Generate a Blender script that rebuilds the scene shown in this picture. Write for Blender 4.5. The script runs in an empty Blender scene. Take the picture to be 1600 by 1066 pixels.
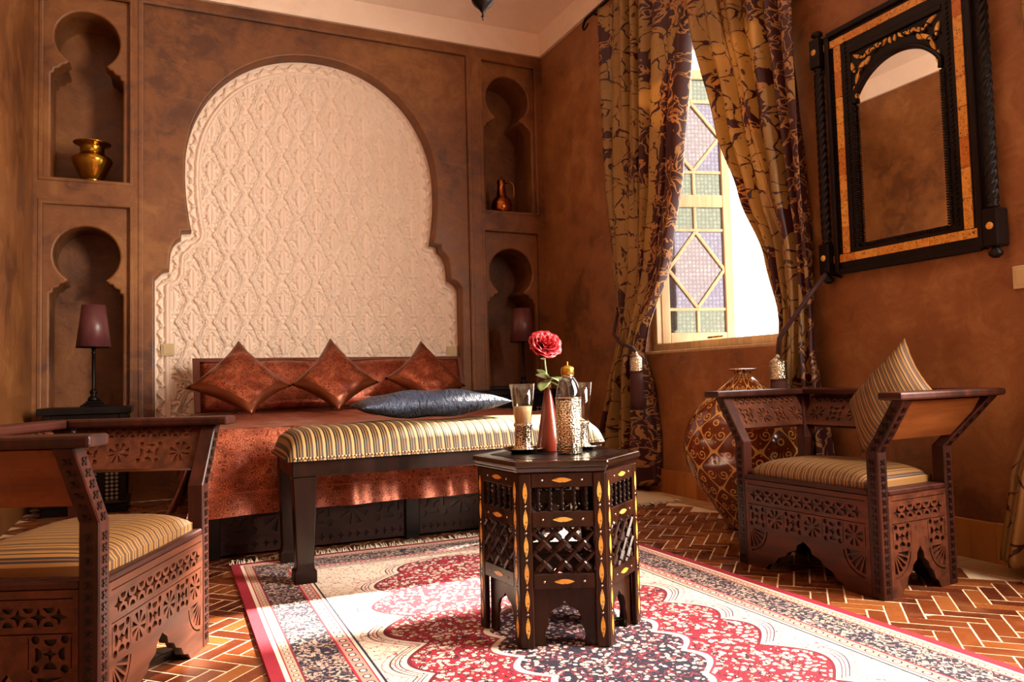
import bpy, bmesh, math, random
import numpy as np
from mathutils import Vector, Matrix, Euler
random.seed(7)
PI = math.pi
SC = bpy.context.scene
COL = SC.collection

# ------------------------------------------------------------------ camera
def setup_camera():
    Y, P, RO, F, H = math.radians(24.4336), math.radians(2.859), math.radians(-1.4044), 1180.86, 0.75
    cy, sy, cp, sp, cr, sr = math.cos(Y), math.sin(Y), math.cos(P), math.sin(P), math.cos(RO), math.sin(RO)
    fwd = Vector((sy*cp, cy*cp, sp)); right = Vector((cy, -sy, 0)); up = right.cross(fwd)
    r2 = cr*right + sr*up; u2 = -sr*right + cr*up
    cam = bpy.data.cameras.new('camera'); o = bpy.data.objects.new('camera', cam); COL.objects.link(o)
    m = Matrix((r2, u2, -fwd)).transposed().to_4x4(); m.translation = (0, 0, H)
    o.matrix_world = m
    cam.sensor_fit = 'HORIZONTAL'; cam.sensor_width = 36.0; cam.lens = 36.0*F/1600.0
    cam.clip_start = 0.02; cam.clip_end = 200
    SC.camera = o
    return Vector((0, 0, H)), fwd, r2, u2, F
CAM = setup_camera()
def project(p):
    C, f, r, u, F = CAM
    v = Vector(p) - C; z = v.dot(f)
    if z < 0.05: return None
    return 800 + F*v.dot(r)/z, 533 - F*v.dot(u)/z, z

# ------------------------------------------------------------------ world, lights, exposure
SC.view_settings.view_transform = 'Standard'
SC.view_settings.look = 'None'
SC.view_settings.gamma = 1.0
SC.view_settings.use_curve_mapping = False
SC.view_settings.exposure = 0.72
W = bpy.data.worlds.new('sky'); SC.world = W; W.use_nodes = True
bg = W.node_tree.nodes['Background']; bg.inputs[0].default_value = (1.0, 0.95, 0.89, 1); bg.inputs[1].default_value = 5.0
def sun(d, strength, col, ang):
    l = bpy.data.lights.new('sun', 'SUN'); l.energy = strength; l.color = col; l.angle = ang
    o = bpy.data.objects.new('sun', l); COL.objects.link(o)
    o.rotation_euler = Vector(d).to_track_quat('-Z', 'Y').to_euler(); o.location = (6, 4, 7)
def area(name, loc, d, sx, sy, power, col, spread=PI):
    l = bpy.data.lights.new(name, 'AREA'); l.shape = 'RECTANGLE'; l.size = sx; l.size_y = sy
    l.energy = power; l.color = col; l.spread = spread
    o = bpy.data.objects.new(name, l); COL.objects.link(o)
    o.rotation_euler = Vector(d).to_track_quat('-Z', 'Y').to_euler(); o.location = loc
sun((-1, -0.38, -0.80), 30.0, (1.0, 0.90, 0.76), math.radians(2.6))
area('daylight_second_window', (2.96, 0.64, 1.90), (-1, 0.52, -0.28), 1.25, 2.0, 225, (1.0, 0.89, 0.77), 2.5)

# ------------------------------------------------------------------ node expression helper
def lin(h):
    if isinstance(h, tuple): return h
    h = h.lstrip('#'); c = [int(h[i:i+2], 16)/255 for i in (0, 2, 4)]
    return tuple(x/12.92 if x <= 0.04045 else ((x+0.055)/1.055)**2.4 for x in c)
class Ex:
    def __init__(s, nb, v): s.nb = nb; s.v = v
    def _b(s, op, o, rev=False):
        a, b = (o, s) if rev else (s, o)
        return s.nb.m(op, a, b)
    def __add__(s, o): return s._b('ADD', o)
    __radd__ = __add__
    def __sub__(s, o): return s._b('SUBTRACT', o)
    def __rsub__(s, o): return s._b('SUBTRACT', o, True)
    def __mul__(s, o): return s._b('MULTIPLY', o)
    __rmul__ = __mul__
    def __truediv__(s, o): return s._b('DIVIDE', o)
    def __rtruediv__(s, o): return s._b('DIVIDE', o, True)
    def __neg__(s): return s*-1.0
class NB:
    def __init__(s, name):
        s.mat = bpy.data.materials.new(name); s.mat.use_nodes = True
        s.nt = s.mat.node_tree; s.bsdf = s.nt.nodes['Principled BSDF']
    def put(s, sock, v):
        if isinstance(v, Ex): v = v.v
        if isinstance(v, bpy.types.NodeSocket): s.nt.links.new(v, sock)
        else:
            if isinstance(v, str): v = lin(v)
            if isinstance(v, tuple) and len(v) == 3 and sock.type == 'RGBA': v = (*v, 1)
            sock.default_value = v
    def n(s, t, **kw):
        nd = s.nt.nodes.new(t)
        for k, v in kw.items(): setattr(nd, k, v)
        return nd
    def m(s, op, a, b=None, c=None):
        nd = s.n('ShaderNodeMath', operation=op)
        for i, x in enumerate((a, b, c)):
            if x is not None: s.put(nd.inputs[i], x)
        return Ex(s, nd.outputs[0])
    def sin(s, a): return s.m('SINE', a)
    def cos(s, a): return s.m('COSINE', a)
    def abs(s, a): return s.m('ABSOLUTE', a)
    def mn(s, a, b): return s.m('MINIMUM', a, b)
    def mx(s, a, b): return s.m('MAXIMUM', a, b)
    def fract(s, a): return s.m('FRACT', a)
    def floor(s, a): return s.m('FLOOR', a)
    def lt(s, a, b): return s.m('LESS_THAN', a, b)
    def gt(s, a, b): return s.m('GREATER_THAN', a, b)
    def pw(s, a, b): return s.m('POWER', a, b)
    def sqrt(s, a): return s.m('SQRT', a)
    def ss(s, x, a, b):
        nd = s.n('ShaderNodeMapRange', interpolation_type='SMOOTHSTEP')
        s.put(nd.inputs[0], x); s.put(nd.inputs[1], a); s.put(nd.inputs[2], b)
        return Ex(s, nd.outputs[0])
    def between(s, x, a, b): return s.gt(x, a)*s.lt(x, b)
    def tc(s, kind='Object'):
        nd = s.n('ShaderNodeTexCoord'); return Ex(s, nd.outputs[kind])
    def xyz(s, v):
        nd = s.n('ShaderNodeSeparateXYZ'); s.put(nd.inputs[0], v); return [Ex(s, o) for o in nd.outputs]
    def vec(s, x, y, z=0.0):
        nd = s.n('ShaderNodeCombineXYZ')
        for i, q in enumerate((x, y, z)): s.put(nd.inputs[i], q)
        return Ex(s, nd.outputs[0])
    def scale(s, v, k):
        nd = s.n('ShaderNodeVectorMath', operation='MULTIPLY'); s.put(nd.inputs[0], v)
        nd.inputs[1].default_value = k if isinstance(k, tuple) else (k, k, k); return Ex(s, nd.outputs[0])
    def vadd(s, a, b):
        nd = s.n('ShaderNodeVectorMath', operation='ADD'); s.put(nd.inputs[0], a); s.put(nd.inputs[1], b); return Ex(s, nd.outputs[0])
    def noise(s, v, sc, det=2.0, ro=0.5, dist=0.0, col=False):
        nd = s.n('ShaderNodeTexNoise'); s.put(nd.inputs['Vector'], v)
        nd.inputs['Scale'].default_value = sc; nd.inputs['Detail'].default_value = det
        nd.inputs['Roughness'].default_value = ro; nd.inputs['Distortion'].default_value = dist
        return Ex(s, nd.outputs[1 if col else 0])
    def voro(s, v, sc, feat='F1', rnd=1.0, out=0):
        nd = s.n('ShaderNodeTexVoronoi', feature=feat); s.put(nd.inputs['Vector'], v)
        nd.inputs['Scale'].default_value = sc; nd.inputs['Randomness'].default_value = rnd
        return Ex(s, nd.outputs[out])
    def mix(s, f, a, b):
        nd = s.n('ShaderNodeMix', data_type='RGBA'); s.put(nd.inputs[0], f); s.put(nd.inputs[6], a); s.put(nd.inputs[7], b)
        return Ex(s, nd.outputs[2])
    def out(s, color=None, rough=None, metal=None, bump=None, bstr=0.3, bdist=0.01, **kw):
        if color is not None: s.put(s.bsdf.inputs['Base Color'], color)
        if rough is not None: s.put(s.bsdf.inputs['Roughness'], rough)
        if metal is not None: s.put(s.bsdf.inputs['Metallic'], metal)
        if bump is not None:
            b = s.n('ShaderNodeBump'); b.inputs['Strength'].default_value = bstr; b.inputs['Distance'].default_value = bdist
            s.put(b.inputs['Height'], bump); s.nt.links.new(b.outputs[0], s.bsdf.inputs['Normal'])
        for k, v in kw.items(): s.put(s.bsdf.inputs[k.replace('_', ' ')], v)
        return s.mat
    def rnd(s):
        a = Ex(s, s.n('ShaderNodeObjectInfo').outputs['Random'])
        b = Ex(s, s.n('ShaderNodeNewGeometry').outputs['Random Per Island'])
        return s.fract(a + b)
    def rot2(s, x, y, a):
        c, d = math.cos(a), math.sin(a); return x*c - y*d, x*d + y*c

# ------------------------------------------------------------------ materials
MT = {}
def mat_tadelakt(name, dark, mid, light, rough=0.5):
    n = NB(name); p = n.tc()
    a = n.noise(p, 1.3, 4, 0.6); b = n.noise(p, 7.0, 6, 0.7, 0.6); c = n.noise(p, 38, 4, 0.6)
    f = a*0.55 + b*0.45
    col = n.mix(n.ss(f, 0.36, 0.52), dark, mid)
    col = n.mix(n.ss(f, 0.50, 0.68), col, light)
    col = n.mix(n.ss(c, 0.60, 0.75)*0.25, col, dark)
    # trowel strokes
    x, y, z = n.xyz(p)
    st = n.noise(n.vec(x*2.0 + z*5, y*2.0 + z*4.0, z*2.2), 3.0, 5, 0.65, 1.2)
    col = n.mix(n.ss(st, 0.55, 0.72)*0.35, col, light)
    MT[name] = n.out(col, n.ss(b, 0.2, 0.9)*0.25 + rough - 0.1, bump=b*0.6 + c*0.4, bstr=0.16, bdist=0.02)
mat_tadelakt('tadelakt', '#522b10', '#77461d', '#93612f')
mat_tadelakt('tadelakt_red', '#633718', '#8a552c', '#a97545')
mat_tadelakt('plaster_white', '#e6ccb4', '#eed8c3', '#f3e0cd', 0.7)
def mat_stucco():
    n = NB('stucco'); p = n.tc()
    a = n.noise(p, 2.0, 3); b = n.noise(p, 60, 3)
    MT['stucco'] = n.out(n.mix(a, '#efd6bf', '#f6e2cf'), 0.85, bump=b, bstr=0.1, bdist=0.004)
mat_stucco()
def mat_wood(name, dark, light, rough=0.35, sc=1.0, axis='z', coat=0.0, spec=0.22):
    n = NB(name); p = n.tc(); x, y, z = n.xyz(p)
    k = {'x': (2.5, 30, 30), 'y': (30, 2.5, 30), 'z': (30, 30, 2.5)}[axis]
    v = n.scale(p, tuple(q*sc for q in k))
    g = n.noise(v, 1.0, 5, 0.6, 0.6); w = n.noise(p, 5, 3)
    col = n.mix(n.ss(g*0.7 + w*0.3, 0.32, 0.68), dark, light)
    MT[name] = n.out(col, n.ss(w, 0.2, 0.8)*0.2 + rough - 0.08, bump=g, bstr=0.12, bdist=0.004, Coat_Weight=coat, Coat_Roughness=0.15, Specular_IOR_Level=spec)
mat_wood('wood_chair', '#1f0b06', '#40190d', 0.42)
mat_wood('wood_chair_y', '#1f0b06', '#40190d', 0.42, 1, 'y')
mat_wood('wood_carved', '#301509', '#572b18', 0.42, 1, 'y')
mat_wood('wood_arm', '#52270f', '#74401c', 0.3, 0.6, 'x')
mat_wood('wood_table', '#190a05', '#331709', 0.3)
mat_wood('wood_table_top', '#140804', '#26110a', 0.16, 1, 'x', 0.5, 0.5)
mat_wood('wood_dark', '#100603', '#210d06', 0.32)
mat_wood('wood_bed', '#1c0b07', '#33150d', 0.45, 1, 'x')
mat_wood('wood_black', '#0a0605', '#130b09', 0.3, 1, 'x')
mat_wood('wood_window', '#ab8d6a', '#c4a680', 0.5)
mat_wood('wood_mirror', '#0b0504', '#180a07', 0.4)
def simple(name, col, rough=0.5, metal=0.0, noise=0.0, **kw):
    n = NB(name); c = col
    if noise:
        f = n.noise(n.tc(), 14, 4); d = tuple(q*(1-noise) for q in lin(col))
        c = n.mix(f, d, col)
    MT[name] = n.out(c, rough, metal, **kw)
simple('grout', '#dcc09a', 0.9, noise=0.2)
simple('cream', '#d8c39c', 0.5, noise=0.05)
simple('switch', '#cdb487', 0.35, noise=0.05)
simple('iron', '#1c1310', 0.4, 0.8, noise=0.3)
simple('silver', '#cfc3b0', 0.2, 1.0, noise=0.15)
simple('brass', '#b98a2c', 0.22, 1.0, noise=0.25)
simple('copper', '#a8602e', 0.24, 1.0, noise=0.25)
simple('nail', '#b09468', 0.3, 1.0, noise=0.1)
simple('terracotta', '#6a2616', 0.25, noise=0.2)
simple('leaf', '#93a86a', 0.4, noise=0.35)
simple('stem', '#8fa06a', 0.5, noise=0.2)
simple('milk', '#e9dcc2', 0.3, noise=0.05)
simple('rope', '#3d1f22', 0.7, noise=0.4)
simple('tassel_skirt', '#4a1f18', 0.8, noise=0.4)
simple('fringe', '#d9c8ae', 0.9, noise=0.3)
simple('paper', '#c9b08a', 0.9, noise=0.1)
simple('water_cap', '#b8912f', 0.25, 0.8, noise=0.1)
def mat_bone(name, a, b, c):
    n = NB(name); p = n.tc()
    f = n.noise(p, 45, 4, 0.6, 2.5); g = n.voro(p, 55)
    col = n.mix(n.ss(f*0.7 + n.rnd()*0.3, 0.35, 0.65), a, b); col = n.mix(n.ss(f, 0.60, 0.66), col, c); col = n.mix(n.lt(n.abs(g - 0.32), 0.03), col, c)
    MT[name] = n.out(col, 0.35)
mat_bone('bone', '#c98a2f', '#e0b055', '#6a3a14')
mat_bone('bone_strip', '#b5651a', '#dca044', '#3f1b0a')
def mat_glass(name, col, rough=0.02, f0=0.06):
    n = NB(name); lw = n.n('ShaderNodeLayerWeight'); lw.inputs[0].default_value = 0.35
    f = n.pw(Ex(n, lw.outputs['Facing']), 2.5)*0.75 + f0
    tr = n.n('ShaderNodeBsdfTransparent'); n.put(tr.inputs[0], col); gl = n.n('ShaderNodeBsdfGlossy'); n.put(gl.inputs['Roughness'], rough)
    mx = n.n('ShaderNodeMixShader'); n.put(mx.inputs[0], f); n.nt.links.new(tr.outputs[0], mx.inputs[1]); n.nt.links.new(gl.outputs[0], mx.inputs[2])
    n.nt.links.new(mx.outputs[0], n.nt.nodes['Material Output'].inputs[0]); MT[name] = n.mat
mat_glass('glass', '#f4efe6', 0.03); mat_glass('bottle_plastic', '#e6eaee', 0.08, 0.10)
def mat_pane(name, a, b, sc):
    n = NB(name); p = n.tc()
    v = n.voro(p, sc, 'F1', 0.2); f = n.noise(p, 4, 2)
    c = n.mix(f, a, b); c = n.mix(n.ss(v, 0.25, 0.6)*0.55, c, '#3c3438')
    MT[name] = n.out(c, 0.25, 0.0, bump=v, bstr=0.9, bdist=0.006, Transmission_Weight=0.9, IOR=1.25)
mat_pane('pane_rose', '#74696a', '#7d716c', 36); mat_pane('pane_green', '#626a58', '#6f705c', 36); mat_pane('pane_violet', '#676270', '#716a70', 36)
n = NB('mirror_glass'); MT['mirror_glass'] = n.out('#f2e6da', 0.015, 1.0)
n = NB('satin_shade'); p = n.tc(); MT['satin_shade'] = n.out(n.mix(n.noise(n.scale(p, (60, 60, 4)), 1, 2), '#4a2424', '#643434'), 0.38)

def mat_stripes(name, axis, period, cols):
    # cols: list of (end fraction, colour)
    n = NB(name); p = n.tc('UV'); c = n.xyz(p)[axis]
    t = n.fract(c/period); col = lin(cols[-1][1])
    res = cols[-1][1]
    for e, cc in reversed(cols[:-1]): res = n.mix(n.lt(t, e), res, cc)
    w = n.noise(n.scale(p, 900), 1, 2)
    res = n.mix(w*0.25, res, '#2a170c')
    MT[name] = n.out(res, 0.6, bump=n.sin(t*2*PI) + w*0.4, bstr=0.25, bdist=0.002)
mat_stripes('stripe_chair', 0, 0.03, [(0.22, '#7a4f1c'), (0.34, '#170a05'), (0.42, '#6a4018'), (0.54, '#170a05'), (0.80, '#835924'), (0.94, '#140804'), (1, '#96702f')])
mat_stripes('stripe_bench', 0, 0.036, [(0.18, '#080403'), (0.25, '#8f7242'), (0.40, '#080403'), (0.56, '#7a5425'), (0.68, '#140a05'), (0.76, '#7a5425'), (1, '#b5945e')])

def mat_brocade(name, a, b, line, flange=None, metal=0.55):
    n = NB(name); p = n.tc('UV'); x, y, z = n.xyz(p)
    wv = n.noise(p, 9, 2)
    v = n.voro(p, 42, 'F1', 0.55); e = n.voro(p, 42, 'DISTANCE_TO_EDGE', 0.55)
    g = n.voro(p, 120, 'F1', 0.8)
    ring = n.lt(n.abs(v - 0.36), 0.07)
    f = n.mx(ring, n.lt(e, 0.05)); f = n.mx(f, n.lt(n.abs(v - 0.16), 0.045))
    col = n.mix(n.ss(wv, 0.3, 0.7), a, b)
    col = n.mix(f*0.8, col, line)
    col = n.mix(n.lt(g, 0.2)*0.4, col, '#d79a6a')
    if flange:
        d = n.mn(n.mn(x, 1.0*flange[1] - x), n.mn(y, 1.0*flange[1] - y))
        col = n.mix(n.lt(d, flange[0]), col, '#6a3216')
    MT[name] = n.out(col, 0.31, metal, bump=f, bstr=0.15, bdist=0.002)
mat_brocade('brocade_spread', '#96482f', '#bb6a4c', '#5c2416')
mat_brocade('brocade_pillow', '#8a3d26', '#b2603f', '#451808', (0.055, 0.45))
n = NB('satin_brown'); MT['satin_brown'] = n.out(n.mix(n.noise(n.tc(), 8, 3), '#4f2212', '#6b3219'), 0.4, 0.25)
n = NB('satin_blue'); p = n.tc()
MT['satin_blue'] = n.out(n.mix(n.noise(p, 9, 3), '#1b2130', '#363f55'), 0.55, 0.0, bump=n.noise(n.scale(p, (16, 5, 8)), 2.0, 3, 0.6, 1.5), bstr=0.7, bdist=0.03)

def mat_damask():
    n = NB('damask'); p = n.tc('UV'); x, y, z = n.xyz(p)
    w = n.noise(p, 7.0, 2, 0.5, 0.0, True)
    wx, wy, wz = n.xyz(w)
    q = n.vec(x + (wx - 0.5)*0.13, y*0.8 + (wy - 0.5)*0.15)
    e = n.voro(q, 9.5, 'DISTANCE_TO_EDGE', 1.0); f1 = n.voro(q, 30, 'F1', 1.0)
    bud = n.voro(q, 17, 'F1', 1.0)
    vein = n.lt(e + (f1 - 0.35)*0.07, 0.034)
    vein = n.mx(vein, n.lt(bud, 0.14)*0.9)
    speck = n.lt(n.voro(q, 55, 'F1', 1.0), 0.16)*0.6
    big = n.noise(n.vec(x*1.0, y*0.6), 3.4, 2, 0.4, 0.4)
    sc = n.noise(q, 11, 2, 0.5, 0.8); sc2 = n.noise(q, 26, 1, 0.5, 0.6)
    edge = n.ss(x, 0.90, 0.98)
    ground = n.gt(big + edge*0.22 + (f1 - 0.4)*0.10, 0.60)
    gold = n.mix(n.noise(p, 3, 2), '#94703a', '#bf985c')
    maroon = n.mix(n.noise(p, 6, 2), '#3a181c', '#512527')
    col = n.mix(n.mx(vein, speck), gold, maroon)
    c2 = n.mix(n.mx(n.lt(n.abs(sc - 0.5), 0.022), n.lt(n.abs(sc2 - 0.5), 0.03)*n.gt(sc, 0.5)), maroon, '#b98650')
    col = n.mix(ground, col, c2)
    th = n.noise(n.scale(p, (30, 500, 1)), 1, 2)
    col = n.mix(th*0.2, col, '#3a1a10')
    m = n.out(col, 0.40, 0.10, bump=vein + ground*0.6 + th*0.2, bstr=0.12, bdist=0.002)
    tr = n.n('ShaderNodeBsdfTranslucent'); n.put(tr.inputs[0], col); mx = n.n('ShaderNodeMixShader'); mx.inputs[0].default_value = 0.30
    o = n.nt.nodes['Material Output']; n.nt.links.new(n.bsdf.outputs[0], mx.inputs[1]); n.nt.links.new(tr.outputs[0], mx.inputs[2]); n.nt.links.new(mx.outputs[0], o.inputs[0])
    MT['damask'] = m
mat_damask()

def mat_brick():
    n = NB('brick'); p = n.tc(); r = n.rnd()
    wp = Ex(n, n.n('ShaderNodeNewGeometry').outputs['Position'])
    f = n.noise(wp, 9, 3, 0.5); g = n.noise(wp, 90, 3)
    col = n.mix(n.ss(r, 0.0, 0.45), '#4c2010', '#6a3217'); col = n.mix(n.ss(r, 0.55, 1.0), col, '#874c23')
    col = n.mix(n.ss(f, 0.5, 0.75)*0.35, col, '#8f592a'); col = n.mix(n.ss(g, 0.62, 0.8)*0.35, col, '#3f180a')
    MT['brick'] = n.out(col, n.ss(f, 0.2, 0.8)*0.22 + 0.18, bump=f*0.5 + g*0.5, bstr=0.15, bdist=0.004)
    n = NB('skirting_tile'); r = n.rnd(); wp = Ex(n, n.n('ShaderNodeNewGeometry').outputs['Position'])
    f = n.noise(n.scale(wp, (9, 9, 3)), 2, 4)
    col = n.mix(n.ss(r*0.6 + f*0.4, 0.2, 0.8), '#8f5222', '#b77a38')
    MT['skirting_tile'] = n.out(col, 0.4, bump=f, bstr=0.1)
    n = NB('border_tile'); r = n.rnd(); wp = Ex(n, n.n('ShaderNodeNewGeometry').outputs['Position'])
    f = n.noise(wp, 7, 4)
    MT['border_tile'] = n.out(n.mix(n.ss(r*0.4 + f*0.6, 0.2, 0.8), '#a07a50', '#c29c6c'), 0.5, bump=f, bstr=0.1)
mat_brick()

RUG = dict(cx=1.068, cy=1.87, hx=0.838, hy=1.51)
def mat_rug():
    n = NB('rug'); x, y, z = n.xyz(n.tc())
    hx, hy = RUG['hx'], RUG['hy']
    ax, ay = n.abs(x), n.abs(y)
    d = n.mn(hx - ax, hy - ay)
    pv = n.vec(x, y)
    wn = n.noise(pv, 30, 2, 0.5, 0, True); wx, wy, wz = n.xyz(wn)
    pw_ = n.vec(x + (wx - 0.5)*0.022, y + (wy - 0.5)*0.022)
    ivory, red, dred, navy, pink, tan, plum = '#ecdcc6', '#a3152c', '#6d0d20', '#1c1a2e', '#cf9384', '#c69a72', '#5a2440'
    # floral fields from cells
    c1 = n.voro(pw_, 40, 'F1', 0.8); e1 = n.voro(pw_, 40, 'DISTANCE_TO_EDGE', 0.8)
    c1c = n.xyz(n.voro(pw_, 40, 'F1', 0.8, 1))[0]
    c2 = n.voro(pw_, 76, 'F1', 0.9); c2c = n.xyz(n.voro(pw_, 76, 'F1', 0.9, 1))[1]
    c3 = n.voro(pw_, 20, 'F1', 0.7); c3c = n.xyz(n.voro(pw_, 20, 'F1', 0.7, 1))[2]
    e2 = n.voro(pw_, 22, 'DISTANCE_TO_EDGE', 1.0)
    vine = n.lt(e2, 0.035)
    # ivory field with fine sprigs
    fld = n.mix(n.lt(c2, 0.30)*n.gt(c2c, 0.55), ivory, '#8c6a6c')
    fld = n.mix(n.lt(c2, 0.22)*n.lt(c2c, 0.28), fld, '#3a2c40')
    fld = n.mix(vine*0.5, fld, '#c07a6c')
    fld = n.mix(n.lt(c1, 0.24)*n.gt(c1c, 0.72), fld, '#b5455a')
    # red field with ivory blossoms
    d1 = n.voro(pw_, 54, 'F1', 0.85); d1c = n.xyz(n.voro(pw_, 54, 'F1', 0.85, 1))[0]; de = n.voro(pw_, 54, 'DISTANCE_TO_EDGE', 0.85)
    cont = n.lt(n.abs(n.noise(pv, 26, 2, 0.5, 1.0) - 0.5), 0.020)
    rf = n.mix(n.lt(d1, 0.46), red, ivory)
    rf = n.mix(n.gt(d1c, 0.80)*n.lt(d1, 0.46), rf, '#c98f84')
    rf = n.mix(n.between(d1, 0.45, 0.54), rf, dred)
    rf = n.mix(n.lt(d1, 0.13)*n.lt(d1c, 0.6), rf, '#a01a30')
    rf = n.mix(cont, rf, '#3a1424')
    rf = n.mix(n.lt(c2, 0.22)*n.gt(c2c, 0.62), rf, '#e3cbb6')
    # navy field
    nf = n.mix(n.lt(d1, 0.40), navy, ivory)
    nf = n.mix(n.lt(d1, 0.15), nf, red)
    nf = n.mix(n.lt(c2, 0.28)*n.gt(c2c, 0.5), nf, pink)
    nf = n.mix(cont, nf, '#8a3040')
    # main border on navy: leaves, buds and a few rosettes
    b1 = n.voro(pw_, 95, 'F1', 0.95); b1c = n.xyz(n.voro(pw_, 95, 'F1', 0.95, 1))[1]
    bf = n.mix(n.lt(b1, 0.44)*n.gt(b1c, 0.40), navy, '#cdb096')
    bf = n.mix(n.lt(b1, 0.46)*n.lt(b1c, 0.20), bf, plum)
    bf = n.mix(n.lt(d1, 0.34)*n.gt(d1c, 0.62), bf, '#dcc6b0')
    bf = n.mix(n.between(d1, 0.12, 0.20)*n.gt(d1c, 0.62), bf, plum)
    bf = n.mix(cont, bf, '#b9988a')
    pet = n.lt(c3 + n.sin(n.m('ARCTAN2', wx - 0.5, wy - 0.5)*6.0)*0.03, 0.27)*n.gt(c3c, 0.35)
    bf = n.mix(pet, bf, ivory)
    bf = n.mix(pet*n.between(c3, 0.12, 0.16), bf, '#7d3550')
    bf = n.mix(pet*n.lt(c3, 0.06), bf, '#b5455a')
    # scalloped red medallion
    lob = n.abs(n.sin(ay*(PI/0.27) + 0.55))
    env = n.sqrt(n.mx(1.0 - n.pw(ay/1.22, 3.0), 0.0001))
    wr = env*(0.405 + lob*0.095) - n.mx(ay - 1.16, 0.0)*2.5
    g = wr - ax                                   # > 0 inside
    body = n.mix(n.gt(g, 0.0), fld, rf)
    for a, b, c in ((-0.010, 0.0, ivory), (0.0, 0.012, dred), (-0.022, -0.018, '#4a3040'), (-0.034, -0.030, '#b5455a'), (-0.048, -0.043, '#4a3040'), (-0.07, -0.066, '#c98a7c')):
        body = n.mix(n.between(g, a, b), body, c)
    # inner navy medallion
    lob2 = n.abs(n.sin(ay*(PI/0.16)))
    env2 = n.sqrt(n.mx(1.0 - n.pw(ay/0.42, 2.0), 0.0001))
    g2 = env2*(0.20 + lob2*0.05) - ax - n.mx(ay - 0.40, 0.0)*3.0
    body = n.mix(n.gt(g2, 0.0), body, nf)
    body = n.mix(n.between(g2, -0.02, 0.0), body, ivory); body = n.mix(n.between(g2, -0.03, -0.02), body, '#8c2a40')
    # borders from the edge inwards
    along = n.mx(n.lt(hx - ax, hy - ay)*y, n.lt(hy - ay, hx - ax)*x) + n.mn(n.lt(hx - ax, hy - ay)*y, n.lt(hy - ay, hx - ax)*x)
    def guard(lo, hi, base, per):
        mid = (lo + hi)/2; t = (n.fract(along/per) - 0.5)*per; dd = n.sqrt(t*t + (d - mid)*(d - mid)*1.4)
        c = n.mix(n.lt(dd, (hi - lo)*0.36), base, navy); return n.mix(n.lt(dd, (hi - lo)*0.24), c, ivory)
    col = n.mix(n.lt(d, 0.262), body, ivory)
    col = n.mix(n.between(d, 0.255, 0.262), col, navy)
    col = n.mix(n.between(d, 0.205, 0.242), col, guard(0.205, 0.242, pink, 0.042))
    col = n.mix(n.between(d, 0.242, 0.246), col, red)
    col = n.mix(n.between(d, 0.198, 0.205), col, red)
    col = n.mix(n.between(d, 0.082, 0.198), col, bf)
    col = n.mix(n.between(d, 0.076, 0.082), col, '#7d2030')
    col = n.mix(n.between(d, 0.050, 0.076), col, guard(0.05, 0.076, '#d2a184', 0.034))
    col = n.mix(n.between(d, 0.034, 0.050), col, ivory)
    col = n.mix(n.between(d, 0.046, 0.050), col, red)
    col = n.mix(n.lt(d, 0.034), col, n.mix(n.noise(pv, 20, 2), '#8c0f26', red))
    pile = n.noise(pv, 420, 2)
    MT['rug'] = n.out(n.mix(pile*0.18, col, '#2a1016'), 0.85, bump=pile, bstr=0.5, bdist=0.004)
mat_rug()

def mat_vase():
    n = NB('vase_glaze'); u, v, z = n.xyz(n.tc('UV'))      # u: 0..12 cells round, v: cells up
    a = n.abs(n.fract(u + n.floor(v)*0.0) - 0.5)
    # ogee lattice
    f = n.cos(u*2*PI) + n.cos(v*2*PI)*0.9 + n.sin(v*4*PI)*0.10
    line = n.lt(n.abs(f), 0.11)
    # paired curls inside each cell
    def spir(cu, cv, flip):
        uu = (n.fract(u*1.0 + cu) - 0.5); vv = n.fract(v + cv) - 0.5
        r = n.sqrt(uu*uu + vv*vv*0.9); th = n.m('ARCTAN2', vv, uu*flip)
        return r, th
    s = None
    for cu, cv in ((0.0, 0.0), (0.5, 0.5)):
        for k, (du, dv, flip) in enumerate(((0.16, 0.12, 1), (-0.16, 0.12, -1), (0.0, -0.2, 1))):
            r, th = spir(cu + du, cv + dv, flip)
            if k < 2: q = n.lt(n.abs(n.fract(r*11.0 - th/(2*PI)) - 0.5), 0.16)*n.lt(r, 0.13)
            else: q = n.lt(n.abs(r - 0.07), 0.016)
            s = q if s is None else n.mx(s, q)
    dots = n.lt(n.voro(n.vec(u*6, v*6), 1, 'F1', 0.3), 0.14)
    pat = n.mx(n.mx(line, s), dots*0.7)
    w = n.noise(n.vec(u, v), 3, 3)
    col = n.mix(pat, n.mix(w, '#481a0b', '#682d12'), n.mix(w, '#a87232', '#c89956'))
    MT['vase_glaze'] = n.out(col, 0.14, bump=pat, bstr=0.15, bdist=0.003, Coat_Weight=0.3)
mat_vase()
def mat_pierced():
    n = NB('pierced_silver'); p = n.tc()
    v = n.voro(p, 150, 'F1', 0.7); e = n.lt(v, 0.30)
    MT['pierced_silver'] = n.out(n.mix(e, '#c9bca4', '#3a2a1c'), n.mix(e, (0.22,)*3, (0.6,)*3), 1.0, bump=v, bstr=0.7, bdist=0.003)
    n = NB('rose_petal'); p = n.tc(); MT['rose_petal'] = n.out(n.mix(n.noise(p, 40, 3), '#7d040d', '#b00a1a'), 0.5, Subsurface_Weight=0.1)
mat_pierced()
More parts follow.
